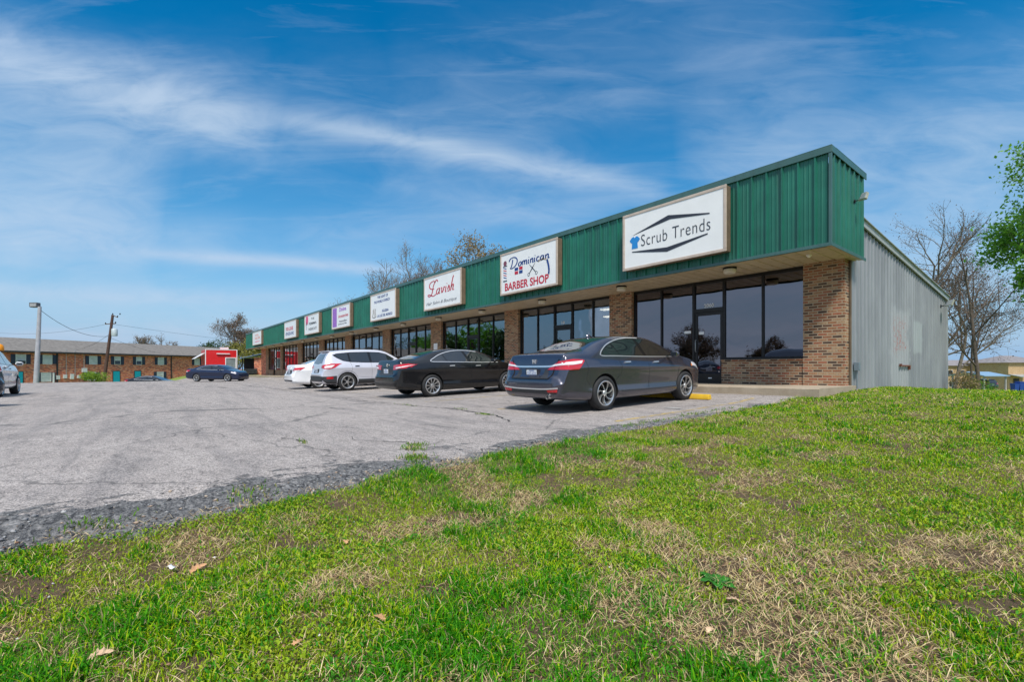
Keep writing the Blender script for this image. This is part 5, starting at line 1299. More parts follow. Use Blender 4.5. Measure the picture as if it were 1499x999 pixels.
def oakleaf(x,y,s,rz,label,mat,tilt=(0.2,0.15)):
    half=[(0,.0),(.04,.10),(.20,.16),(.12,.26),(.30,.40),(.15,.48),(.28,.64),(.12,.70),(.14,.86),(0,1.0)]
    out=[(a,b) for a,b in half]+[(-a,b-.02) for a,b in half[-2:0:-1]]
    bm=bmesh.new(); vs=[bm.verts.new((a*s,(b-.5)*s,.16*s*(a*a*6)+.10*s*math.sin(b*4))) for a,b in out]; n=len(vs)
    for i in range(1,9):
        j=n-i
        if j>i+0: 
            try: bm.faces.new([vs[i],vs[i+1],vs[(n-i-1)%n],vs[(n-i)%n]] if i+1!=n-i-1 else [vs[i],vs[i+1],vs[(n-i)%n]])
            except ValueError: pass
    bm.faces.new([vs[0],vs[1],vs[n-1]]); bmesh.ops.recalc_face_normals(bm,faces=bm.faces[:])
    me=bpy.data.meshes.new('dry_leaf'); bm.to_mesh(me); bm.free(); me.materials.append(mat)
    o=bpy.data.objects.new('dry_leaf',me); COL.objects.link(o); o.location=(x,y,gzf(x,y)+.022); o.rotation_euler=(tilt[0],tilt[1],rz); sm=o.modifiers.new('s','SOLIDIFY'); sm.thickness=.0012
    tag(o,label,'leaf','dry leaves on the lawn')
oakleaf(1.35,-13.21,.078,R(51-60),'large curled tan oak leaf nearest the bottom left corner of the lawn',M_DRY2)
oakleaf(1.8,-12.37,.07,R(51+60),'orange brown oak leaf lying on straw left of the rosette weed',M_DRY)
oakleaf(1.75,-12.66,.045,R(20),'small brown leaf just in front of the orange brown oak leaf',M_DRY)
oakleaf(.78,-12.88,.085,R(51-40),'long upright brown leaf beside the white paper scrap',M_DRY,(.5,.3))
oakleaf(2.62,-11.2,.06,R(120),'pale tan leaf just in front of the rosette weed',M_DRY2)
oakleaf(2.66,-11.47,.045,R(10),'tiny light leaf on bare red soil',M_DRY2)
oakleaf(.92,-12.2,.06,R(80),'brown leaf in straw between lot edge and dark grass',M_DRY)
mb=MB(); r=[]
for i in range(5): r.append([(-.045+.0225*i,-.025+.006*math.sin(i*2),.012*math.sin(i*1.7)+.012),(-.045+.0225*i,.028+.006*math.cos(i*3),.010*math.cos(i*1.3)+.014)])
mb.loft(r,closed=False,caps=False); o=mb.build('paper_scrap',M_WHITEV,None,smooth=True); o.scale=(.45,.45,.45); o.location=(.72,-12.98,gzf(.72,-12.98)+.03); o.rotation_euler=(0,.1,R(40)); sm=o.modifiers.new('s','SOLIDIFY'); sm.thickness=.0012
tag(o,'crumpled white paper scrap on the straw near the gravel','paper scrap')

# joints and cracks
crack([(-46,-7.95),(-30,-8.05),(-23.7,-8.08),(-15.5,-8.22),(-9.2,-8.35),(-6.5,-8.13),(-5,-7.94),(-3.7,-7.97),(-2.9,-8.2),(-2.2,-8.55)],.03,1,'long dirt filled joint crack running along the parked cars')
crack([(-3.25,-11.77),(-2.49,-11.66),(-2.04,-11.66)],.011,2,'short crack near the middle of the lot')
crack([(-2.18,-11.1),(-1.87,-11.13),(-1.72,-11.03),(-1.29,-10.72),(-.77,-10.94),(-.29,-11.15)],.012,3,'crack running to the weed clump at the lot edge')
crack([(-4.2,-11.6),(-3.14,-11.33),(-3.44,-10.35),(-3.48,-9.0),(-3.65,-7.95)],.007,4,'thin crack across the lot')
crack([(-3.6,-7.9),(-4.4,-6.6),(-5.3,-5.2)],.006,6,'thin crack running under the cars')
crack([(-1.6,-4.4),(-1.2,-4.7),(-.9,-4.75)],.012,8,'short dark crack beside the front bay line')
strip('concrete_patch',[(-1.62,-5.17),(-1.30,-5.17)],.16,M_CONC,.008,'small pale concrete patch in the asphalt right of the grey sedan')
# wheel stops
def wstop(x,y,label,yaw=0):
    z=gzf(x,y)+.008; mb=MB(); pr=[(-.075,0),(.075,0),(.07,.05),(.05,.115),(-.05,.115),(-.07,.05)]
    rings=[[(a,p*.98,q) for p,q in pr] for a in (-.91,-.3,.3,.91)]; mb.loft(rings)
    o=mb.build('wheel_stop',M_YEL,None,bevel=.012); o.location=(x,y,z); o.rotation_euler=(0,-.0075,yaw); tag(o,label,'wheel stop','yellow wheel stops')
wstop(-2.68,-3.22,'yellow wheel stop under the nose of the steel grey sedan')
lab=['first','second','third','fourth','fifth','sixth','seventh']
for k in range(7): wstop(-57.2-3.0*k,-4.35,'%s small yellow wheel stop beyond the white sedan, counted from the brick pillars'%lab[k],R(2))
# ---------------------------------------------------------------- background
F_=680.
def at(px,Z,py=None):
    X=(px-750)/F_*Z; x=CAMX+X*.6247-Z*.7808; y=CAMY+X*.7808+Z*.6247
    return (x,y) if py is None else (x,y,CAMZ+(539.5-py)/F_*Z)
M_BARK=simple('grey_bark',(.18,.15,.12),.9,0,.35,9); M_BARKD=simple('dark_bark',(.11,.085,.065),.9,0,.35,9)
def m_leaf(name,a,b,tr=.3):
    g=NG(name); at_=g.add('ShaderNodeAttribute'); at_.attribute_name='rnd'
    c=g.mix(at_.outputs['Fac'],a,b); g.p(Base_Color=c,Roughness=.5); g.b.inputs['Specular IOR Level'].default_value=.3
    t=g.n.new('ShaderNodeBsdfTranslucent'); g.l.new(c,t.inputs[0]); mx=g.n.new('ShaderNodeMixShader'); mx.inputs[0].default_value=tr
    g.l.new(g.b.outputs[0],mx.inputs[1]); g.l.new(t.outputs[0],mx.inputs[2]); g.l.new(mx.outputs[0],g.n['Material Output'].inputs[0]); return g.m
L_GREEN=m_leaf('spring_green_leaves',(.07,.22,.015),(.20,.42,.04),.38); L_BUD=m_leaf('brown_buds',(.17,.11,.05),(.32,.24,.10)); L_YG=m_leaf('yellow_green_leaves',(.11,.13,.03),(.32,.28,.06)); L_DK=m_leaf('evergreen_leaves',(.018,.045,.012),(.05,.09,.02)); L_RB=m_leaf('rust_brown_buds',(.14,.085,.06),(.24,.16,.11)); L_BUSH=m_leaf('bright_bush_leaves',(.12,.24,.02),(.30,.42,.05))
def leafcards(P,s,mat,name,parent,n_each=1,spread=.1,seed=0,elong=1.5):
    rg=np.random.default_rng(seed); P=np.repeat(np.array(P),n_each,0); n=len(P)
    P=P+rg.normal(0,spread,(n,3)); d=rg.normal(0,1,(n,3)); d/=np.linalg.norm(d,axis=1)[:,None]; e=np.cross(d,rg.normal(0,1,(n,3))); e/=np.linalg.norm(e,axis=1)[:,None]
    sz=s*(.6+.8*rg.random(n))[:,None]
    V=np.stack([P-d*sz*.5*elong,P-e*sz*.45+d*sz*.05,P+d*sz*.5*elong,P+e*sz*.45+d*sz*.05],1).reshape(-1,3)
    F=np.arange(n*4).reshape(n,4); r_=np.repeat(rg.random(n),4)
    return fast_mesh(name,V,F,mat,{'rnd':('FLOAT',r_)},False,parent)
def tree(name,base,H,label,cat='tree',group=None,tr=.16,spread=.55,levels=5,kids=3,leaf=None,ls=.1,ln=1,lsp=.15,seed=1,bark=None,first=.3,lean=(0,0),up=.35,ratio=.72,droop=0,sink=.15,wob=.16,nleader=1,minr=.004):
    rd=random.Random(seed); bark=bark or M_BARK
    t=thing(name,(base[0],base[1],base[2]-sink),label,cat,group); mb=MB(); tips=[]
    def br(p,d,L,r,lv):
        wob_=wob*(.35 if lv==0 else 1)
        n=4 if lv<2 else 3; pts=[p]; q=p; dd=d
        segs=n
        for i in range(segs):
            dd=(dd+Vector((rd.gauss(0,wob_),rd.gauss(0,wob_),rd.gauss(0,wob_*.5)+ (up*.12 if lv>0 else 0)-droop*.1*lv))).normalized(); q=q+dd*L/segs; pts.append(q)
        r1=max(r*(.62 if lv<levels-1 else .35),minr*.7)
        mb.tube(pts,[r+(r1-r)*i/segs for i in range(segs+1)],7 if lv==0 else (5 if lv<3 else 3),caps=False)
        if lv>=levels-1: tips.extend(pts[1:]); return
        if lv>=levels-2: tips.append(pts[-1])
        k=kids+ (1 if rd.random()<.5 else 0)
        for j in range(k):
            f=first+(1-first)*(j+rd.random()*.8)/k if lv==0 else .35+.65*(j+rd.random()*.7)/k
            f=min(f,1); idx=f*segs; a=int(min(idx,segs-1)); pp=pts[a].lerp(pts[a+1],idx-a)
            az=rd.uniform(0,2*math.pi); ax=dd.orthogonal().normalized(); bx=dd.cross(ax)
            side=(ax*math.cos(az)+bx*math.sin(az)); sp=spread*rd.uniform(.7,1.35)
            nd=(dd*math.cos(sp)+side*math.sin(sp)+Vector((0,0,up*.35))).normalized()
            br(pp,nd,L*ratio*rd.uniform(.75,1.15)*(1-.25*(f if lv==0 else 0)),max((r+(r1-r)*f)*.62,minr),lv+1)
        br(pts[-1],dd,L*ratio*.9,r1,lv+1)
    scale=H/(1+ratio*.9+ (ratio*.9)**2*.9+(ratio*.9)**3*.8)*.95
    for k in range(nleader):
        d0=Vector((lean[0]+(.22*(k-.5)*2 if nleader>1 else 0),lean[1],1)).normalized(); br(Vector((0,0,0)),d0,scale,tr*H/10,0)
    mb.build('trunk',bark,t,smooth=True)
    if leaf and tips: leafcards([tuple(p) for p in tips],ls,leaf,'crown',t,ln,lsp,seed)
    return t
def gat(px,Z,py=None):
    x,y=at(px,Z)
    return (x,y,gzf(x,y) if py is None else CAMZ+(539.5-py)/F_*Z)
# right hand trees
tree('bare_tree',gat(1433,26,575),9.2,'tall bare tree, the right one of two slim trunks behind the grey metal wall',group='bare trees right of the building',tr=.115,spread=.85,levels=5,kids=4,leaf=L_RB,ls=.05,ln=1,lsp=.12,minr=.005,seed=5,first=.3,ratio=.55,up=.25,bark=M_BARKD,wob=.07)
tree('bare_tree',gat(1423,27,574),8.2,'slimmer bare tree, the left one of two slim trunks behind the grey metal wall',group='bare trees right of the building',tr=.075,spread=.8,levels=5,kids=3,leaf=L_RB,ls=.05,ln=1,lsp=.12,minr=.005,seed=9,first=.35,ratio=.55,up=.3,bark=M_BARKD,wob=.07)
tree('bare_tree',gat(1350,30,575),11.3,'broad bare tree with spreading limbs rising behind the metal roof',group='bare trees right of the building',tr=.20,spread=.75,levels=6,kids=3,leaf=L_RB,ls=.055,ln=1,lsp=.15,minr=.006,seed=21,first=.32,ratio=.70,up=.35)
tree('bare_tree',gat(1395,31,575),9.8,'bare tree with long limbs leaning right at the back corner of the metal wall',group='bare trees right of the building',tr=.12,spread=.60,levels=5,kids=3,leaf=L_RB,ls=.05,ln=1,lsp=.15,minr=.006,seed=33,first=.3,ratio=.72,up=.3,lean=(.25,.25))
tree('maple_tree',gat(1570,16.5,590),9.8,'green leafy tree reaching in at the right edge','tree',tr=.2,spread=.78,levels=6,kids=3,leaf=L_GREEN,ls=.085,ln=6,lsp=.17,seed=14,first=.40,ratio=.66,up=.15,bark=M_BARKD)
# behind the shops
G='bare trees behind the shops'
tree('bare_tree',gat(592,56),14.6,'tallest bare grey tree above the green fascia, in the middle',group=G,tr=.18,spread=.66,levels=6,kids=3,leaf=L_RB,ls=.07,ln=1,lsp=.2,seed=4,first=.35,ratio=.70,minr=.019)
tree('bare_tree',gat(548,60),13.8,'bare reddish tree left of the tallest one above the fascia',group=G,tr=.17,spread=.8,levels=6,kids=3,leaf=L_RB,ls=.07,ln=1,lsp=.2,seed=7,first=.35,ratio=.72,minr=.019)
tree('bare_tree',gat(637,54),14.2,'thin bare tree between the tallest one and the budding tree',group=G,tr=.13,spread=.5,levels=6,kids=2,leaf=L_RB,ls=.07,ln=1,lsp=.2,seed=17,first=.4,ratio=.68,minr=.02)
tree('budding_tree',gat(697,50),14.3,'rounded tree with olive brown buds above the salon sign',group=None,tr=.17,spread=.80,levels=6,kids=3,leaf=L_BUD,ls=.13,ln=3,lsp=.35,seed=3,first=.35,ratio=.68,minr=.02)
tree('bare_tree',gat(342,95),12.0,'wide bare tree over the yellow green trees left of the shop row',group='far trees',tr=.22,spread=.72,levels=6,kids=3,leaf=L_RB,ls=.14,ln=1,lsp=.3,seed=12,first=.35,ratio=.70,minr=.022)
tree('bare_tree',gat(215,118),11.5,'small bare tree showing over the apartment roof',group='far trees',tr=.2,spread=.75,levels=5,kids=4,leaf=L_RB,ls=.14,ln=1,lsp=.3,seed=19,first=.4,ratio=.68,minr=.035)
tree('bare_tree',gat(243,120),10.6,'second, lower bare tree over the apartment roof',group='far trees',tr=.2,spread=.75,levels=5,kids=3,leaf=L_RB,ls=.14,ln=1,lsp=.3,seed=29,first=.4,ratio=.68,minr=.035)
def bushy(name,base,H,rx,label,mat,ls,n,seed,cat='tree',group=None,ry=None,trunk=True,low=.12):
    t=thing(name,(base[0],base[1],base[2]-.1),label,cat,group); rg=np.random.default_rng(seed); rd=random.Random(seed)
    mb=MB(); cs=[]
    for k in range(9 if trunk else 6):
        a=rd.uniform(0,6.28); q=rd.uniform(.15,.75); c=(math.cos(a)*rx*q,math.sin(a)*(ry or rx)*q,H*rd.uniform(.42,.82)); cs.append((c,rx*rd.uniform(.32,.55)))
        mb.tube([(0,0,0),(c[0]*.25,c[1]*.25,c[2]*.45),(c[0]*.8,c[1]*.8,c[2]*.85),c],[.03*H*.6,.02*H*.6,.012*H*.6,.004],5,caps=False)
    cs.append(((0,0,H*.75),rx*.5))
    mb.build('stems',M_BARKD,t,smooth=True)
    P=[]
    per=n//len(cs)
    for c,r_ in cs:
        d=rg.normal(0,1,(per,3)); d/=np.linalg.norm(d,axis=1)[:,None]; rr=r_*(.55+.5*rg.random(per))[:,None]; p=d*rr*np.array([1,1,.9])+np.array(c); P.append(p)
    P=np.concatenate(P); P=P[P[:,2]>H*low]; P=P+ (fbm(P[:,0]*2+50,P[:,1]*2+50+P[:,2]*2,2)[:,None]-.5)*.3*rx
    leafcards(P,ls,mat,'crown',t,1,.03,seed); return t
G='far trees'
for i,(px,Z,H,rx,mt,lb) in enumerate([(372,88,7.2,3.4,L_YG,'yellow green tree just left of the far end of the shops'),(350,90,6.6,3.0,L_YG,'yellow green tree behind the red trailer'),(394,92,6.0,2.6,L_YG,'olive tree partly behind the far shop corner'),(318,128,9.6,4.5,L_DK,'dark evergreen tree over the right end of the apartment roof'),(300,135,8.8,4.5,L_DK,'low dark evergreen top left of the other evergreen')]):
    bushy('leafy_tree',gat(px,Z),H,rx,lb,mt,.22,2600,40+i,group=G)
bushy('bush',gat(134,43.5),1.3,1.05,'bright green bush in front of the apartments','' or L_BUSH,.07,2400,61,cat='bush',trunk=False,low=.02)
M_TWIG=None
bushy('brushwood',gat(1402,24),1.0,.9,'brown scrub at the back corner of the metal wall',L_BUD,.05,900,63,cat='shrub',trunk=False,low=.02)
bushy('brushwood',gat(1416,25),.8,.7,'low green scrub between the metal wall and the trunks',L_YG,.05,700,64,cat='shrub',trunk=False,low=.02)
bushy('brushwood',gat(1440,27),.55,.9,'low green scrub right of the two trunks',L_GREEN,.05,700,65,cat='shrub',trunk=False,low=.02)

# apartments
M_SHING=simple('grey_brown_shingles',(.17,.155,.14),.92,0,.25,2.5); M_FASC=simple('dark_fascia_board',(.02,.022,.026),.6)
M_SHUT=simple('navy_shutter',(.018,.03,.06),.6); M_WINW=simple('white_window_frame',(.62,.64,.62),.5); M_BLIND=simple('pale_blinds',(.50,.53,.52),.6,0,.15,2)
M_TEAL=simple('teal_door_paint',(.0,.36,.46),.45); M_DARKG=glossy('dark_window_glass',(.03,.035,.04),.05,.6)
Ax,Ay=-85.8,-25.6; az=math.atan2(.806,-.592)
apt=thing('apartment_block',(Ax,Ay,-1.9),'long two storey red brick apartment block with navy shutters and teal doors','apartment block',rz=az)
def sx_(px): r_=(px-750)/680; return (-65.6-62*r_)/(.966*r_-.26)
S0,S1=-12,34.5
mb=MB(); mb.box(S0,0,-1,S1,10,5.58); mb.build('wall',M_BRICK2,apt)
mb=MB(); mb.loft([[(x,-.55,5.62),(x,5,7.62),(x,10.55,5.62),(x,10.55,5.5),(x,5,7.5),(x,-.55,5.5)] for x in (S0-.4,S1+.4)]); rf=mb.build('roof',M_SHING,apt)
mb=MB(); mb.box(S0-.4,-.60,5.42,S1+.4,-.55,5.64); mb.box(S0-.4,-.55,5.42,S1+.4,-.0,5.46); mb.build('eave_board',M_FASC,apt)
def awin(px,z0,z1,w_=.95,ac=0,dark=0):
    s=sx_(px); mb=MB(); t=.06
    mb.box(s-w_/2-t,-.05,z0-t,s+w_/2+t,-.002,z0);mb.box(s-w_/2-t,-.05,z1,s+w_/2+t,-.002,z1+t);mb.box(s-w_/2-t,-.05,z0,s-w_/2,-.002,z1);mb.box(s+w_/2,-.05,z0,s+w_/2+t,-.002,z1);mb.box(s-w_/2,-.045,(z0+z1)/2-.03,s+w_/2,-.003,(z0+z1)/2+.03)
    f=mb.build('window',M_WINW,apt)
    mb=MB(); mb.box(s-w_/2,-.02,(z0+z1)/2+.03,s+w_/2,-.004,z1); mb.build('upper_pane',M_BLIND,f)
    mb=MB(); mb.box(s-w_/2,-.02,z0,s+w_/2,-.004,(z0+z1)/2-.03); mb.build('lower_pane',M_DARKG if dark else M_BLIND,f)
    for sg in (-1,1):
        mb=MB(); c=s+sg*(w_/2+t+.26); mb.box(c-.23,-.06,z0-.05,c+.23,-.002,z1+.05); mb.build('shutter',M_SHUT,apt)
    if ac: mb=MB(); mb.box(s-.3,-.4,z0,s+.3,-.05,z0+.38); mb.build('window_air_conditioner',M_FASC,f)
for px,ac,dk in ((31,1,0),(70,0,0),(137,0,0),(172.5,0,1),(204,0,1),(236,0,0),(289,0,0)): awin(px,3.95,5.15 if not dk else 5.15,.98 if not dk else .8,ac,dk)
for px in (68,135,235): awin(px,1.5,2.68,1.05)
for px in (27,171,202):
    s=sx_(px); mb=MB(); mb.box(s-.48,-.04,.7,s+.48,-.002,2.85); dd=mb.build('door',M_TEAL,apt); 
    mb=MB(); mb.box(s-.56,-.055,.7,s-.48,-.002,2.93); mb.box(s+.48,-.055,.7,s+.56,-.002,2.93); mb.box(s-.48,-.055,2.85,s+.48,-.002,2.93); mb.build('door_frame',M_FASC,dd)
for px in (84,251):
    s=sx_(px); mb=MB(); mb.box(s-.07,-.12,0,s+.07,-.002,5.42); mb.build('downpipe',M_FASC,apt)
for px in (97,110):
    s=sx_(px); mb=MB(); mb.tube([(s,-.08,2.2),(s,-.08,6.1)],.035,6); mb.build('electric_riser',M_GALVT,apt)
s=sx_(103); mb=MB(); 
for k in range(4): mb.box(s-1.7+k*.85,-.2,1.75+.12*(k%2),s-1.3+k*.85,-.01,2.3+.1*(k%3))
mb.box(s-2.1,-.24,.8,s-1.98,-.01,2.7); mb.build('meter_bank',M_WINW,apt)
s=sx_(123); mb=MB(); mb.box(s-.3,-.3,2.75,s+.3,-.01,3.35); mb.tube([(s,-.1,3.3),(s,-.1,5.4)],.03,6); mb.build('transformer_box',M_WINW,apt)

# red food trailer
M_RTR=simple('red_trailer_paint',(.62,.012,.014),.35,0,.05,2,coat=.4); M_TRW=simple('white_trailer_trim',(.72,.70,.70),.4)
tx,ty=at(321,65); tz=gzf(tx,ty)
t=thing('food_trailer',(tx,ty,tz+.25),'bright red food trailer with white trim and a serving window','trailer',rz=R(90))
mb=MB(); mb.box(-1.6,0,.3,2.2,5.5,3.65); mb.build('body',M_RTR,t,bevel=.04)
mb=MB()
for x0 in (-1.63,2.13): mb.box(x0,-.03,.25,x0+.1,.05,3.68)
mb.box(-1.53,-.03,3.58,2.13,.05,3.68); mb.box(-1.53,-.03,.25,2.13,.05,.35); mb.build('trim',M_TRW,t)
mb=MB(); mb.box(.75,-.05,1.0,.85,.0,2.55); mb.box(2.0,-.05,1.0,2.1,0,2.55); mb.box(.85,-.05,2.45,2.0,0,2.55); mb.box(.85,-.05,1.0,2.0,0,1.1); hw=mb.build('hatch_frame',M_TRW,t)
mb=MB(); mb.box(.85,-.02,1.1,2.0,-.002,2.45); mb.build('hatch_pane',simple('pale_grey_pane',(.20,.23,.23),.2,0,.3,2),hw)
mb=MB(); mb.box(-.3,-.2,3.0,1.3,-.01,3.12); mb.build('rolled_awning',M_TRW,t)
mb=MB(); mb.prism([(-.002,2.5),(-.002,2.6),(-1.9,1.75),(-1.9,1.65)],0.4,4.8,axis='y') if 0 else mb.loft([[(-1.63,.4,3.1),(-1.63,4.8,3.1),(-1.63,4.8,3.16),(-1.63,.4,3.16)],[(-2.8,.4,2.3),(-2.8,4.8,2.3),(-2.8,4.8,2.36),(-2.8,.4,2.36)]]); mb.build('side_awning',M_TRW,t)
mb=MB(); mb.box(.3,1,3.66,1.3,2,4.0); mb.build('roof_unit',M_TRW,t,bevel=.03)
for yy in (1.8,3.0):
    for sg in (-1,1):
        mb=MB(); mb.lathe([(0,-.1),(.34,-.1),(.36,-.05),(.36,.05),(.34,.1),(0,.1)],20,'x',(.3+sg*1.7,yy,.36)); mb.build('wheel',C_TYRE,t)
# small building with blue roof
bx,by=at(383,74); bz=gzf(bx,by)
t=thing('brick_annex',(bx,by,bz),'small brick building with a pale blue metal roof past the far end','building',rz=R(78))
mb=MB(); mb.box(-1.0,0,-.3,5,6,2.7); mb.build('wall',M_BRICK2,t)
mb=MB(); mb.loft([[(-2.9,y_,2.62),(1.5,y_,3.75),(6,y_,2.62),(6,y_,2.52),(1.5,y_,3.65),(-2.9,y_,2.52)] for y_ in (-.5,6.4)]); mb.build('roof',simple('blue_metal_roof',(.16,.25,.38),.4,.2,.15,1),t)
mb=MB(); mb.box(-2.7,.1,0,-2.55,.25,2.6); mb.build('post',M_FASC,t)
mb=MB(); mb.box(-2.5,1.5,0,-1.002,1.7,2.6); mb.build('porch_dark_panel',M_FASC,t)  # dark panel standing across the porch opening
mb=MB(); mb.box(-2.3,-.6,.15,-.6,.05,.95); 
for k in range(3): mb.box(-2.1+.55*k,-.65,.45,-1.9+.55*k,-.602,.65)
o=mb.build('bench_seat',M_FASC,t); o.name='porch_box'
mb=MB(); mb.box(-5.5,1.0,-.2,-2.6,1.25,.85); mb.build('low_wall',M_BRICK2,t)

# light pole
def tilt(t,dx_,H): pass
x,y,z=at(53.2,40,560.5)
t=thing('light_pole',(x,y,gzf(x,y)-.1),'thick grey lamp post with one box flood head, at the far side of the lot','lamp post')
dX=5.4/680*40; u=Vector((.6247,.7808,0)); top=u*dX+Vector((0,0,6.75-(gzf(x,y)-.1)))
mb=MB(); mb.tube([(0,0,0),tuple(top*.5),tuple(top)],[.20,.165,.125],10); mb.build('pole',simple('weathered_concrete_pole',(.36,.36,.38),.8,0,.15,3),t,smooth=True,angle=40)
hd=top-u*.42+Vector((0,0,.12)); mb=MB(); mb.tube([tuple(top-Vector((0,0,.1))),tuple(top-u*.25+Vector((0,0,-.05))),tuple(hd)],.03,6); ar=mb.build('arm',M_BRONZE,t,smooth=True)
mb=MB(); c=hd; w_=u*.33; n_=Vector((.7808,-.6247,0))*.16
rr=[]
for k,(zz,sc) in enumerate(((-.20,.8),(-.14,1),(.20,1),(.22,.9))): rr.append([tuple(c-w_*sc-n_*sc+Vector((0,0,zz))),tuple(c+w_*sc-n_*sc+Vector((0,0,zz))),tuple(c+w_*sc+n_*sc+Vector((0,0,zz))),tuple(c-w_*sc+n_*sc+Vector((0,0,zz)))])
mb.loft(rr); lh=mb.build('lamp_head',simple('bronze_lamp_head',(.10,.10,.11),.5),t)
mb=MB(); q=c+Vector((.7808,-.6247,0))*.165; v_=u*.26; mb.loft([[tuple(q-v_+Vector((0,0,-.13))),tuple(q+v_+Vector((0,0,-.13))),tuple(q+v_+Vector((0,0,.14))),tuple(q-v_+Vector((0,0,.14)))],[tuple(q-v_+n_*.05+Vector((0,0,-.13))),tuple(q+v_+n_*.05+Vector((0,0,-.13))),tuple(q+v_+n_*.05+Vector((0,0,.14))),tuple(q-v_+n_*.05+Vector((0,0,.14)))]]); mb.build('lens',simple('grey_lens',(.30,.30,.30),.3),lh)
ptop=Vector((x,y,gzf(x,y)-.1))+top
# utility pole
x,y,z=at(151,48,560); zb_=gzf(x,y)-.3
t=thing('utility_pole',(x,y,zb_),'leaning wooden utility pole with crossarm and round transformer','utility pole')
top=u*(14.5/680*48)+Vector((0,0,6.95-zb_))
mb=MB(); mb.tube([(0,0,0),tuple(top*.5),tuple(top)],[.16,.14,.115],9); mb.build('pole',simple('creosote_wood',(.085,.045,.035),.9,0,.3,6),t,smooth=True,angle=40)
M_WOOD=simple('crossarm_wood',(.12,.08,.06),.9)
ca_=top*((6.02-zb_)/(6.95-zb_)); mb=MB(); a1=ca_-u*.62-Vector((0,0,.03)); a2=ca_+u*.42+Vector((0,0,.05)); mb.tube([tuple(a1),tuple(a2)],.06,4); cr=mb.build('crossarm',M_WOOD,t)
mb=MB(); mb.tube([tuple(top-u*.1),tuple(top+u*.5-Vector((0,0,.25)))],.05,4); mb.build('crossarm',M_WOOD,t)
mb=MB()
for q in (a1,a1.lerp(a2,.5),a2,top,top+u*.5-Vector((0,0,.25)),top+u*.75): mb.lathe([(.0,.0),(.05,.0),(.06,.06),(.035,.10),(.05,.14),(0,.16)],8,'z',tuple(q+Vector((0,0,.03))))
mb.build('insulators',C_RIMD,t,smooth=True)
tc=top*((5.15-zb_)/(6.95-zb_))+u*.42; mb=MB(); mb.lathe([(0,-.38),(.24,-.38),(.26,-.32),(.26,.30),(.20,.38),(0,.42)],16,'z',tuple(tc)); mb.build('transformer',simple('transformer_grey',(.45,.52,.54),.45),t,smooth=True,angle=40)
utop=Vector((x,y,zb_))
M_WIRE=simple('black_cable',(.02,.02,.022),.6)
def wire(a,b,sag,label,r_=.018):
    a=Vector(a);b=Vector(b); pts=[tuple(a.lerp(b,i/24)-Vector((0,0,4*sag*(i/24)*(1-i/24)))) for i in range(25)]
    mb=MB(); mb.tube(pts,r_,4); o=mb.build('overhead_cable',M_WIRE,None); tag(o,label,'cable','overhead cables')
wire(ptop-Vector((0,0,.25)),utop+top*((4.75-zb_)/(6.95-zb_)),.75,'sagging cable from the lamp post to the utility pole')
wire(utop+ca_,utop+ca_+Vector((-60,60,2.0)),1.6,'cable running right from the crossarm over the roof',.014)
wire(utop+a1,at(-60,60,478),1.0,'cable running left from the crossarm',.012)
wire(utop+top*((5.0-zb_)/(6.95-zb_)),(Ax-.592*sx_(110)+.1,Ay+.806*sx_(110),4.1),.35,'service drop from the utility pole to the apartment riser',.014)
wire(utop+top*((4.6-zb_)/(6.95-zb_)),(Ax-.592*sx_(262),Ay+.806*sx_(262),3.9),.5,'long service drop along the apartment roof',.014)

# houses to the right
def house(px0,px1,Z,eave,base,rise,label,depth=9,name='house',rz=None,roofmat=None):
    x0,y0=at(px0,Z); x1,y1=at(px1,Z); W_=math.dist((x0,y0),(x1,y1)); zb=CAMZ+(539.5-base)/F_*Z; ze=CAMZ+(539.5-eave)/F_*Z-zb
    t=thing(name,(x0,y0,zb),label,'house',rz=R(51.34)); mb=MB(); mb.box(0,0,-.5,W_,depth,ze); mb.build('wall',M_BRICK3,t)
    mb=MB(); o_=.5; mb.v=[(-o_,-o_,ze),(W_+o_,-o_,ze),(W_+o_,depth+o_,ze),(-o_,depth+o_,ze),(depth*.35,depth/2,ze+rise),(W_-depth*.35,depth/2,ze+rise)]; mb.f=[(0,1,5,4),(1,2,5),(2,3,4,5),(3,0,4),(3,2,1,0)]; mb.m=[0]*5
    mb.build('roof',roofmat or simple('grey_house_shingles',(.22,.20,.20),.9,0,.2,2),t); return t,W_,ze
t,W_,ze=house(1382,1474,100,536,570,1.3,'tan brick two storey house farther left behind the bare trunks')
def hwin(t,x,z,w_=1.0,h=1.1,cols=None):
    mb=MB(); mb.box(x-w_/2-.08,-.06,z-.08,x+w_/2+.08,-.002,z+h+.08); f=mb.build('window',M_WINW,t)
    mb=MB(); mb.box(x-w_/2,-.08,z,x+w_/2,-.061,z+h); mb.build('pane',M_DARKG,f)
for fx,fz in ((.10,2.9),(.28,2.9),(.50,2.9),(.66,2.9),(.80,2.9),(.92,2.9),(.12,.5),(.33,.5)): hwin(t,W_*fx,fz)
t,W_,ze=house(1476.5,1540,92,531.5,571,1.5,'tan brick house at the right edge with a grey roof')
mb=MB(); mb.box(1.0,-.07,0,2.1,-.002,2.2); mb.build('door',M_FASC,t)
hwin(t,3.9,2.9); hwin(t,5.9,2.9); hwin(t,4.5,.6)
mb=MB(); mb.loft([[(0,-2.2,2.55),(2.9,-2.2,2.55),(2.9,-2.2,2.65),(0,-2.2,2.65)],[(0,-.01,2.95),(2.9,-.01,2.95),(2.9,-.01,3.05),(0,-.01,3.05)]]); mb.build('porch_roof',M_GALVT,t)
x,y=at(1440.5,70); t=thing('carport',(x,y,CAMZ+(539.5-572.5)/F_*70),'small open carport with a pale blue roof, a dark vehicle inside','carport',rz=R(51.34))
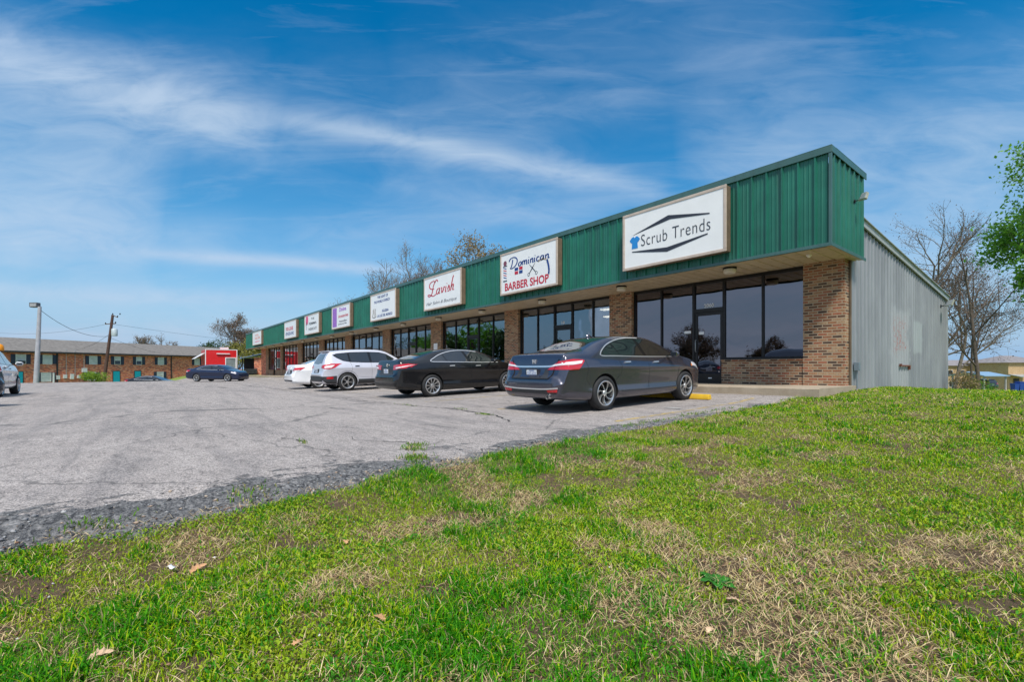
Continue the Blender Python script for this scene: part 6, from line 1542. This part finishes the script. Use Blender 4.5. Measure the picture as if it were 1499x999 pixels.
mb=MB(); mb.loft([[(-.2,-.3,2.15),(3.7,-.3,2.15),(3.7,-.3,2.25),(-.2,-.3,2.25)],[(-.1,2.8,2.75),(3.6,2.8,2.75),(3.6,2.8,2.85),(-.1,2.8,2.85)],[(-.2,5.5,2.15),(3.7,5.5,2.15),(3.7,5.5,2.25),(-.2,5.5,2.25)]]); mb.build('roof',simple('pale_blue_metal',(.25,.38,.50),.4,.2),t)
for a in (.05,3.3):
    for b in (0,5): mb=MB(); mb.box(a,b,-.3,a+.16,b+.16,2.16); mb.build('post',M_CONC,t)
mb=MB(); mb.box(-.3,-.5,-.3,3.8,6,.02); mb.build('slab',M_CONC,t)
cxx,cyy=at(1457,71.5)
S2=dict(S); 
L=4.53
SUVS=dict(L=4.53,ra=.98,fa=3.67,wr_=.355,arch=.405,track=.80,zt=[(0,.66),(.012,.72),(.03,.75),(.06,.80),(.08,.95),(.10,1.08),(.13,1.16),(.18,1.27),(.26,1.42),(.36,1.55),(.42,1.60),(.55,1.625),(1.0,1.66),(1.7,1.685),(2.3,1.67),(2.65,1.61),(2.95,1.47),(3.25,1.28),(3.45,1.165),(3.6,1.12),(3.9,1.07),(4.2,.99),(4.38,.88),(4.48,.74),(L,.58)],
 zs=[(0,.60),(.012,.65),(.03,.68),(.06,.72),(.08,.83),(.10,.93),(.13,.98),(.18,1.02),(.26,1.05),(.42,1.08),(1.0,1.09),(2.,1.06),(3.,1.03),(3.5,1.02),(3.9,.97),(4.2,.88),(4.38,.76),(4.48,.64),(L,.52)],
 w=W_tab(L,.92), wr=[(0,.62),(.15,.66),(.4,.62),(1.,.61),(2.2,.62),(2.8,.64),(3.3,.70),(3.8,.76),(4.2,.70),(L,.4)],zb=[(0,.42),(.03,.36),(.1,.31),(.5,.27),(1.,.24),(L-1,.24),(L-.4,.24),(L-.1,.26),(L,.4)])
c=suv('suv',(cxx-.7808*.2,cyy+.6247*.2,CAMZ+(539.5-572.5)/F_*70+.02),R(51.34+90),0,SUVS,'dark suv parked under the pale blue carport',P_DARKB,group=None,clad=False)
M_BIN=simple('blue_plastic',(.01,.05,.26),.45)
for px,lb,w_ in ((1486,'left blue wheeled bin by the tan house',.75),(1493.5,'middle blue wheeled bin, the taller one',.75),(1501,'right blue wheeled bin at the edge',.75)):
    x,y=at(px,62); zz=CAMZ+(539.5-573)/F_*62; t=thing('wheeled_bin',(x,y,zz),lb,'bin','blue bins',rz=R(51.34)); k=1.25 if 'taller' in lb else 1
    mb=MB(); mb.loft([[(-.26,-.26,.05),(.26,-.26,.05),(.26,.26,.05),(-.26,.26,.05)],[(-.33,-.33,.92*k),(.33,-.33,.92*k),(.33,.33,.92*k),(-.33,.33,.92*k)]]); mb.build('bin_body',M_BIN,t,bevel=.02)
    mb=MB(); mb.box(-.36,-.37,.925*k,.36,.36,1.0*k); mb.build('lid',M_BIN,t,bevel=.03)
    for sg in (-1,1): mb=MB(); mb.lathe([(0,-.03),(.1,-.03),(.1,.03),(0,.03)],12,'x',(sg*.28,.30,.1)); mb.build('wheel',C_TYRE,t)
# trees across the street, which the shop windows mirror
G='trees across the street'
for i,(x,y,H) in enumerate([(-18,-52,6.0),(-24,-54,6.8),(-33,-50,8.2),(-37,-53,7.2),(-11,-56,5.5),(-46,-58,6.4)]):
    tree('bare_tree',(x,y,-.9),H,['low bare tree','round bare tree','tall bare tree','forked bare tree','small bare tree','thin bare tree'][i]+' across the street, mirrored in the shop windows',group=G,tr=.22,spread=.7,levels=6,kids=3,leaf=L_RB,ls=.12,ln=1,lsp=.2,minr=.02,seed=70+i,first=.2,ratio=.72,bark=M_BARKD)
for i,(x,y,H,rx) in enumerate([(-72,-44,11,5),(-81,-46,13,5.5),(-90,-43,11,5),(-100,-47,12,6),(-61,-50,8,4),(-113,-50,13,6),(-128,-55,12,6)]):
    bushy('leafy_tree',(x,y,-1),H,rx,['low dense','tall dense','round green','broad green','small green','wide green','farthest green'][i]+' tree across the street, mirrored in the salon windows',L_GREEN if i%2 else L_DK,.35,3000,90+i,group=G)
